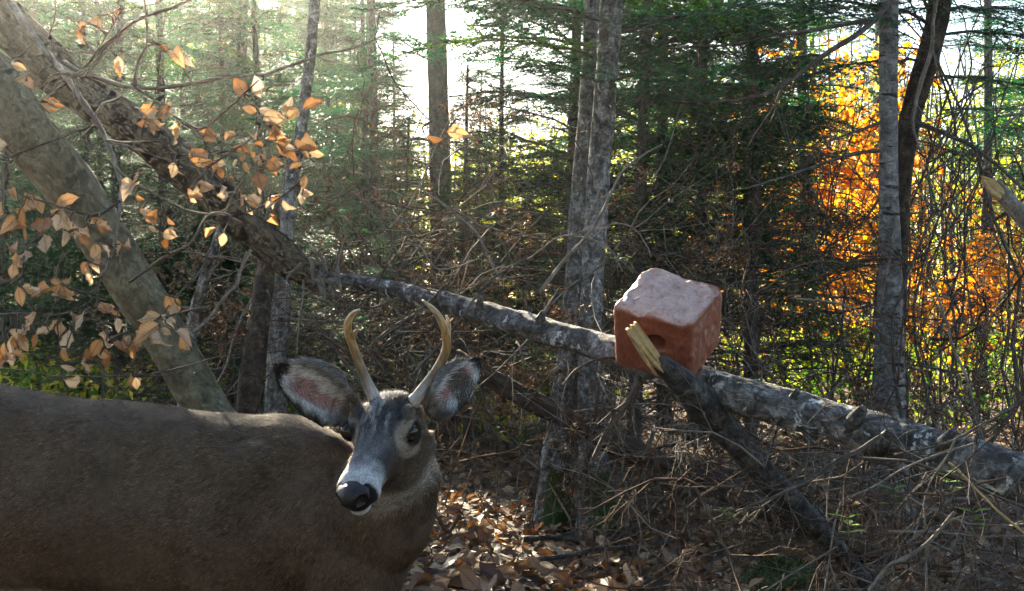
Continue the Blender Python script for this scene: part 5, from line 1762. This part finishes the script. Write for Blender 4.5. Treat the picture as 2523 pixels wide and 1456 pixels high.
for k, (pts, w0, w1, d0, d1, mt, tw, lab) in enumerate(LONE):
    kk = twig_keys(pts, w0 * .8, w1 * .8, d0, d1)
    r_ = empty('dead_branch', tuple(W(*kk[0][:2], kk[0][3])), lab, 'dead branch')
    wood_branch(r_, np.array(r_.location), kk, M[mt], name='stem', seed=200 + k, twigs=tw, tl=.30)


def brush_pile():
    """the tangle of fine dead wood: nobody could count its twigs"""
    rng = np.random.default_rng(55)
    mb = MB()
    zones = [  # x range, y range, distance range, number, length, radius, material, needles
        ((850, 1550), (470, 900), (4.9, 7.5), 84, .85, .005, 0), ((1480, 2150), (620, 1100), (5.0, 7.8), 60, .85, .005, 0), ((1080, 1650), (900, 1180), (5.0, 6.8), 30, .7, .005, 0),
        ((1650, 2560), (1120, 1480), (2.8, 4.2), 74, .55, .0032, 1), ((1900, 2560), (1000, 1350), (3.6, 5.5), 30, .7, .0045, 0), ((500, 1050), (650, 1000), (5.0, 7.5), 40, .8, .005, 0),
        ((2150, 2560), (300, 1000), (5.5, 9.0), 34, 1.1, .006, 0), ((1500, 2100), (1080, 1350), (3.9, 5.2), 26, .6, .004, 0), ((1250, 2000), (300, 620), (6.5, 9.0), 26, .9, .005, 0)]
    needles = []
    for xr, yr, dr, cnt, ln, r, mt in zones:
        for _ in range(cnt):
            d = rng.uniform(*dr)
            p = W(rng.uniform(*xr), rng.uniform(*yr), d)
            if p[2] < .02: p[2] = .02 + rng.random() * .1
            dirv = norm(rng.normal(0, 1, 3) * [1, .8, .55])
            tips = []
            grow(mb, p, dirv, ln * rng.uniform(.6, 1.5), r * rng.uniform(.7, 1.5), 2, rng, int(rng.choice([0, 0, 1, 2]) if not mt else rng.choice([0, 2, 0, 2, 2, 1])), .55, .25, (3, 6), (.5, 1.2), (.35, .7), 4, None, tips)
            if not mt and rng.random() < .55:
                needles += [(q, dd) for q, dd, dep in tips if dep == 0]
    # brown dead needles still hanging on some of them
    if needles:
        C = np.array([q for q, _ in needles]); D = np.array([dd for _, dd in needles])
        k = 16
        C = np.repeat(C, k, 0) - np.repeat(D, k, 0) * rng.uniform(0, .12, (len(C) * k, 1))
        D2 = norm(np.repeat(D, k, 0) + rng.normal(0, .7, C.shape))
        V, T = leaf_tris(C, D2, rng.normal(0, 1, C.shape), rng.uniform(.015, .035, len(C)), rng.uniform(.003, .007, len(C)))
        mb.add(V, T, mat=3, attr=np.repeat(np.stack([rng.random(len(C)), np.zeros(len(C)), np.zeros(len(C))], -1), 4, 0))
    o = mb.build('brushwood', [M['twig'], M['paletwig'], M['brown'], M['deadneedle']])
    tag(o, 'tangle of fine dead twigs and brown fir brush under the trees', 'brushwood', None, 'stuff')


brush_pile()

# ------------------------------------------------------------------ saplings
def stem_mesh(seed, h, r, twigs):
    rng = np.random.default_rng(seed)
    mb = MB()
    n = 12
    t = np.linspace(0, 1, n)
    P = np.stack([np.cumsum(rng.normal(0, .022, n)) * h, np.cumsum(rng.normal(0, .022, n)) * h, t * h - .03], -1)
    P[:, :2] -= P[0, :2]
    tube(mb, P, r * (1 - .75 * t), 5, caps=False)
    for _ in range(twigs):
        i = rng.integers(4, n)
        grow(mb, P[i], [rng.normal(), rng.normal(), rng.uniform(.3, 1.2)], h * rng.uniform(.12, .3), r * .45, 1, rng, 0, .4, 0, (1, 3))
    return mb


STEMS = [stem_mesh(300 + k, h, r, tw).mesh('stem', M[m]) for k, (h, r, tw, m) in enumerate([(2.6, .010, 6, 'twig'), (2.0, .008, 5, 'brown'), (3.2, .013, 7, 'twig'), (1.6, .007, 4, 'paletwig'), (2.9, .009, 5, 'brown'), (1.1, .005, 3, 'twig'), (.7, .004, 2, 'brown'), (.85, .0045, 2, 'paletwig')])]
rs = random.Random(21)


def sapling(x, d, v, label, group, sc=1.0):
    X = px(x, d)
    o = bpy.data.objects.new('bare_sapling', STEMS[v])
    o.location = (X, d, float(ground_z(X, d)))
    o.rotation_euler = (rs.gauss(0, .05), rs.gauss(0, .05), rs.uniform(0, 6.28))
    o.scale = (sc, sc, sc)
    COL.objects.link(o)
    tag(o, label, 'sapling', group)


for k in range(100):
    x = rs.uniform(1760, 2560) if k % 5 else rs.uniform(2230, 2560)
    d = rs.uniform(5.6, 12.5)
    v = rs.randrange(0, 5)
    where = 'just right of the salt block' if x < 1900 else 'between the salt block and the birch' if x < 2150 else 'close beside the birch and curved trunk' if x < 2290 else 'in the thicket under the broken pale stub' if x < 2430 else 'at the edge of the picture past the birch'
    sapling(x, d, v, ('grey', 'rusty brown', 'thick grey', 'short pale', 'slender brown')[v] + (' bare sapling standing near, ' if d < 8 else ' bare sapling farther back, ') + where, 'bare saplings behind the fallen tree', rs.uniform(.8, 1.1))
for k in range(26):
    x, v = rs.uniform(380, 1300), rs.randrange(0, 5)
    sapling(x, rs.uniform(6.5, 11), v, ('grey', 'rusty brown', 'thick grey', 'short pale', 'slender brown')[v] + ' bare sapling among the firs ' + ('behind the slim propped trunk' if x < 700 else 'behind the splintered trunk end' if x < 950 else 'behind the thin end of the fallen tree'), 'bare saplings behind the deer', rs.uniform(.6, .95))
for k in range(22):
    x, v = rs.uniform(1085, 1700), rs.randrange(5, 8)
    sapling(x, rs.uniform(4.3, 5.9), v, ('grey', 'brown', 'pale')[v - 5] + ' bare shoot in the fallen leaves ' + ('beside the deer chest' if x < 1300 else 'at the foot of the paired trunks' if x < 1500 else 'below the salt block'), 'bare shoots in the fallen leaves', rs.uniform(.6, 1.1))


# ------------------------------------------------------------------ beeches still holding orange leaves
def orange_beech_meshes(seed, h, nl):
    rng = np.random.default_rng(seed)
    wood, lv = MB(), MB()
    tips = []
    n = 10
    t = np.linspace(0, 1, n)
    P = np.stack([.10 * np.sin(t * 4 + seed) * h * .3, .08 * np.cos(t * 3 + seed) * h * .3 - .08 * h * .3, t * h - .05], -1)
    tube(wood, P, .022 * (1 - .8 * t) * h / 3, 7)
    for k in range(22):
        tt = rng.uniform(.15, 1)
        p = np.array([np.interp(tt, t, P[:, j]) for j in range(3)])
        az = rng.uniform(0, 6.28)
        grow(wood, p, [math.cos(az), math.sin(az), rng.uniform(-.1, .6)], h * .38 * (1.1 - .6 * tt), .007, 2, rng, 0, .4, 0, (3, 5), (.4, .9), (.4, .7), 4, None, tips)
    C = np.array([q for q, _, _ in tips]); D = np.array([dd for _, dd, _ in tips])
    k = max(1, nl // len(C))
    C = np.repeat(C, k, 0) - np.repeat(D, k, 0) * rng.uniform(0, .22, (len(C) * k, 1)) + rng.normal(0, .03, (len(C) * k, 3))
    D2 = norm(np.repeat(D, k, 0) + rng.normal(0, .7, C.shape) + [0, 0, -.5])
    V, T = leaf_tris(C, D2, rng.normal(0, 1, C.shape), rng.uniform(.06, .10, len(C)), rng.uniform(.03, .052, len(C)))
    lv.add(V, T, attr=np.repeat(np.stack([np.clip(rng.normal(.42, .25, len(C)), 0, 1), np.zeros(len(C)), np.zeros(len(C))], -1), 4, 0))
    return [('trunk', wood.mesh('trunk', M['twig'])), ('crown', lv.mesh('crown', M['orangeleaf'], smooth=False))]


OB = [orange_beech_meshes(3, 3.4, 1200), orange_beech_meshes(8, 2.4, 1000)]
for v, x, d, sc, lab in ((0, 2050, 11.0, 1.2, 'beech glowing orange in the sun beside the slim birch'), (1, 2010, 10.0, 1.3, 'low orange beech glowing behind the fallen tree'), (0, 2350, 12.0, .8, 'orange beech glowing beyond the curved dark trunk'), (1, 2420, 10.5, .8, 'small orange beech near the edge of the picture beyond the birch'),
                         (1, 2120, 12.6, 1.5, 'orange beech half hidden by the slim birch trunk'), (1, 2130, 9.0, .7, 'small rusty beech just behind the foot of the birch'), (0, 1960, 13.5, 1.3, 'taller orange beech seen through dark fir boughs')):
    put_tree(OB[v], 'orange_beech', px(x, d), d, rs.uniform(0, 6), sc, lab, 'beech tree')


# ------------------------------------------------------------------ low green growth in the sun
def undergrowth():
    rng = np.random.default_rng(71)
    mb = MB()
    for xr, dr, cnt, h in (((-100, 520), (8.0, 15.0), 300, .55), ((500, 1500), (9.0, 16.0), 170, .5), ((1800, 2650), (9.0, 18.0), 220, .8)):
        for _ in range(cnt):
            d = rng.uniform(*dr); x = rng.uniform(*xr)
            X = px(x, d)
            k = 26
            C = np.array([X, d, float(ground_z(X, d)) + h * rng.random() * .8 + .04]) + rng.normal(0, 1, (k, 3)) * [.16, .16, .09]
            V, T = leaf_tris(C, rng.normal(0, 1, (k, 3)), rng.normal(0, .5, (k, 3)) + [0, 0, 1], rng.uniform(.05, .10, k), rng.uniform(.03, .06, k))
            mb.add(V, T, mat=0 if rng.random() < .55 else 1, attr=np.tile([rng.random(), 0, 0], (len(V), 1)))
    o = mb.build('undergrowth', [M['herb'], M['yellowleaf']], smooth=False)
    tag(o, 'low sunlit green and yellow growth between the trunks', 'undergrowth', None, 'stuff')


undergrowth()
for k, (x, y, d) in enumerate([(1225, 1045, 5.4), (2330, 1168, 2.9), (2200, 1205, 3.0), (2400, 1262, 2.9), (1010, 1395, 4.4), (1790, 1255, 4.0), (2090, 1275, 3.1)]):
    rng = np.random.default_rng(500 + k)
    p = W(x, y, d)
    z0 = float(ground_z(p[0], p[1]))
    r_ = empty('seedling', (p[0], p[1], z0), ['tiny green sprig standing behind the deer cheek', 'small bright green leaf sprig below the fallen tree', 'green sprig hanging under the middle of the fallen tree', 'faint green sprig in the brush at the lower corner', 'low green plant at the bottom edge beside the deer chest', 'green sprig between the dark limb and the leaves', 'single drooping green leaf sprig in the brush'][k], 'seedling')
    h = max(p[2] - z0, .05)
    mb = MB()
    tube(mb, catmull([[0, 0, 0], [rng.normal(0, .02), 0, h * .5], [0, 0, h]], 8), np.linspace(.003, .0015, 8), 4)
    mb.build('stem', M['twig'], r_)
    for j in range(6):
        C = np.array([[0, 0, h - .02 * (j // 2)]])
        az = j * 2.4 + rng.random()
        V, T = leaf_tris(C, np.array([[math.cos(az), math.sin(az), .15]]), np.array([[0, 0, 1.0]]), [rng.uniform(.035, .06)], [rng.uniform(.018, .03)], .05)
        lb = MB(); lb.add(V, T, attr=np.tile([rng.random() * .6 + .4, 0, 0], (4, 1)))
        lb.build('leaf', M['herb'], r_, smooth=False)


# mossy stone
mb = MB()
ellipsoid_n = 40
th = np.linspace(0, np.pi, 25); ph = np.arange(36) / 36 * 2 * np.pi
S = np.stack([np.outer(np.sin(th), np.cos(ph)), np.outer(np.sin(th), np.sin(ph)), np.outer(np.cos(th), np.ones(36))], -1).reshape(-1, 3)
S = S * (1 + .22 * fbm(S * 1.7, 5, 3) + .03 * fbm(S * 14, 6, 2))[:, None] * [.14, .10, .060]
i = np.arange(24)[:, None] * 36; j = np.arange(36)[None]; k = (j + 1) % 36
mb.add(S, None, np.stack([i + j, i + 36 + j, i + 36 + k, i + k], -1).reshape(-1, 4))
o = mb.build('mossy_stone', M['moss'], attr_name=None)
p = W(1915, 1370, 4.2)
o.location = (p[0], p[1], max(p[2] - .09, .0)); o.rotation_euler = (.1, -.25, .4)
tag(o, 'green mossy stone half hidden in the brush near the bottom edge', 'stone')
rng = np.random.default_rng(3)
C = S[rng.integers(36, len(S) - 36, 2600)] * 1.0
C = C + rng.normal(0, .004, C.shape)
C = C[C[:, 2] > -.02]
V, T = leaf_tris(C, norm(C) + rng.normal(0, .6, C.shape), rng.normal(0, 1, C.shape), rng.uniform(.008, .022, len(C)), rng.uniform(.003, .007, len(C)))
mb = MB(); mb.add(V, T, attr=np.repeat(np.stack([rng.random(len(C)) * .6, np.zeros(len(C)), np.zeros(len(C))], -1), 4, 0))
mb.build('moss', M['mossleaf'], o, smooth=False)['kind'] = 'stuff'

# ------------------------------------------------------------------ fallen leaves
def litter():
    rng = np.random.default_rng(91)
    mb = MB()
    n = 15000
    d = 2.6 + 11 * rng.random(n) ** 1.35
    x = rng.uniform(-200, 2750, n)
    X = (x - CX) * d / FPX
    Z = ground_z(X, d) + rng.uniform(.004, .045, n)
    az = rng.uniform(0, 6.28, n)
    D = np.stack([np.cos(az), np.sin(az), rng.normal(0, .35, n)], -1)
    V, T = leaf_tris(np.stack([X, d, Z], -1), D, np.array([0, 0, 1.0]) + rng.normal(0, .45, (n, 3)), rng.uniform(.05, .10, n), rng.uniform(.028, .055, n), .12)
    mb.add(V, T, attr=np.repeat(np.stack([rng.random(n), np.zeros(n), np.zeros(n)], -1), 4, 0))
    o = mb.build('fallen_leaves', M['litterstuff'], GROUND, smooth=True)
    o['kind'] = 'stuff'
    cnt = 0
    while cnt < 300:
        d = 4.05 + 2.0 * rng.random() ** 1.5
        x = rng.uniform(960, 2450) if cnt < 290 else rng.uniform(960, 2523)
        if x > 1900 and rng.random() < .45: continue
        X = px(x, d)
        z = float(ground_z(X, d)) + rng.uniform(.02, .06)
        az = rng.uniform(0, 6.28)
        put_leaf(LITTER[rng.integers(len(LITTER))], GROUND, np.zeros(3), (X, d, z), np.array([math.cos(az), math.sin(az), rng.normal(.05, .28)]), np.array([0, -.25, 1.0]) + rng.normal(0, .40, 3), rng.uniform(.075, .13))
        cnt += 1


litter()
# ------------------------------------------------------------------ haze added to give a glow towards the low sun
mb = MB()
x0, x1, y0, y1, z0, z1 = -80, 80, -35, 115, -4.0, 19.0
V = [(x, y, z) for z in (z0, z1) for y in (y0, y1) for x in (x0, x1)]
mb.add(V, None, [(0, 2, 3, 1), (4, 5, 7, 6), (0, 1, 5, 4), (2, 6, 7, 3), (0, 4, 6, 2), (1, 3, 7, 5)])
m, n, l = new_mat('hazy_air')
pv = n.new('ShaderNodeVolumePrincipled')
pv.inputs['Color'].default_value = (.93, .96, .94, 1)
pv.inputs['Density'].default_value = .0018
pv.inputs['Anisotropy'].default_value = .93
o = n.new('ShaderNodeOutputMaterial')
l.new(pv.outputs[0], o.inputs['Volume'])
hz = mb.build('haze', m, smooth=False, attr_name=None)
tag(hz, 'thin haze added for the glow towards the sun', 'haze', None, 'stuff')
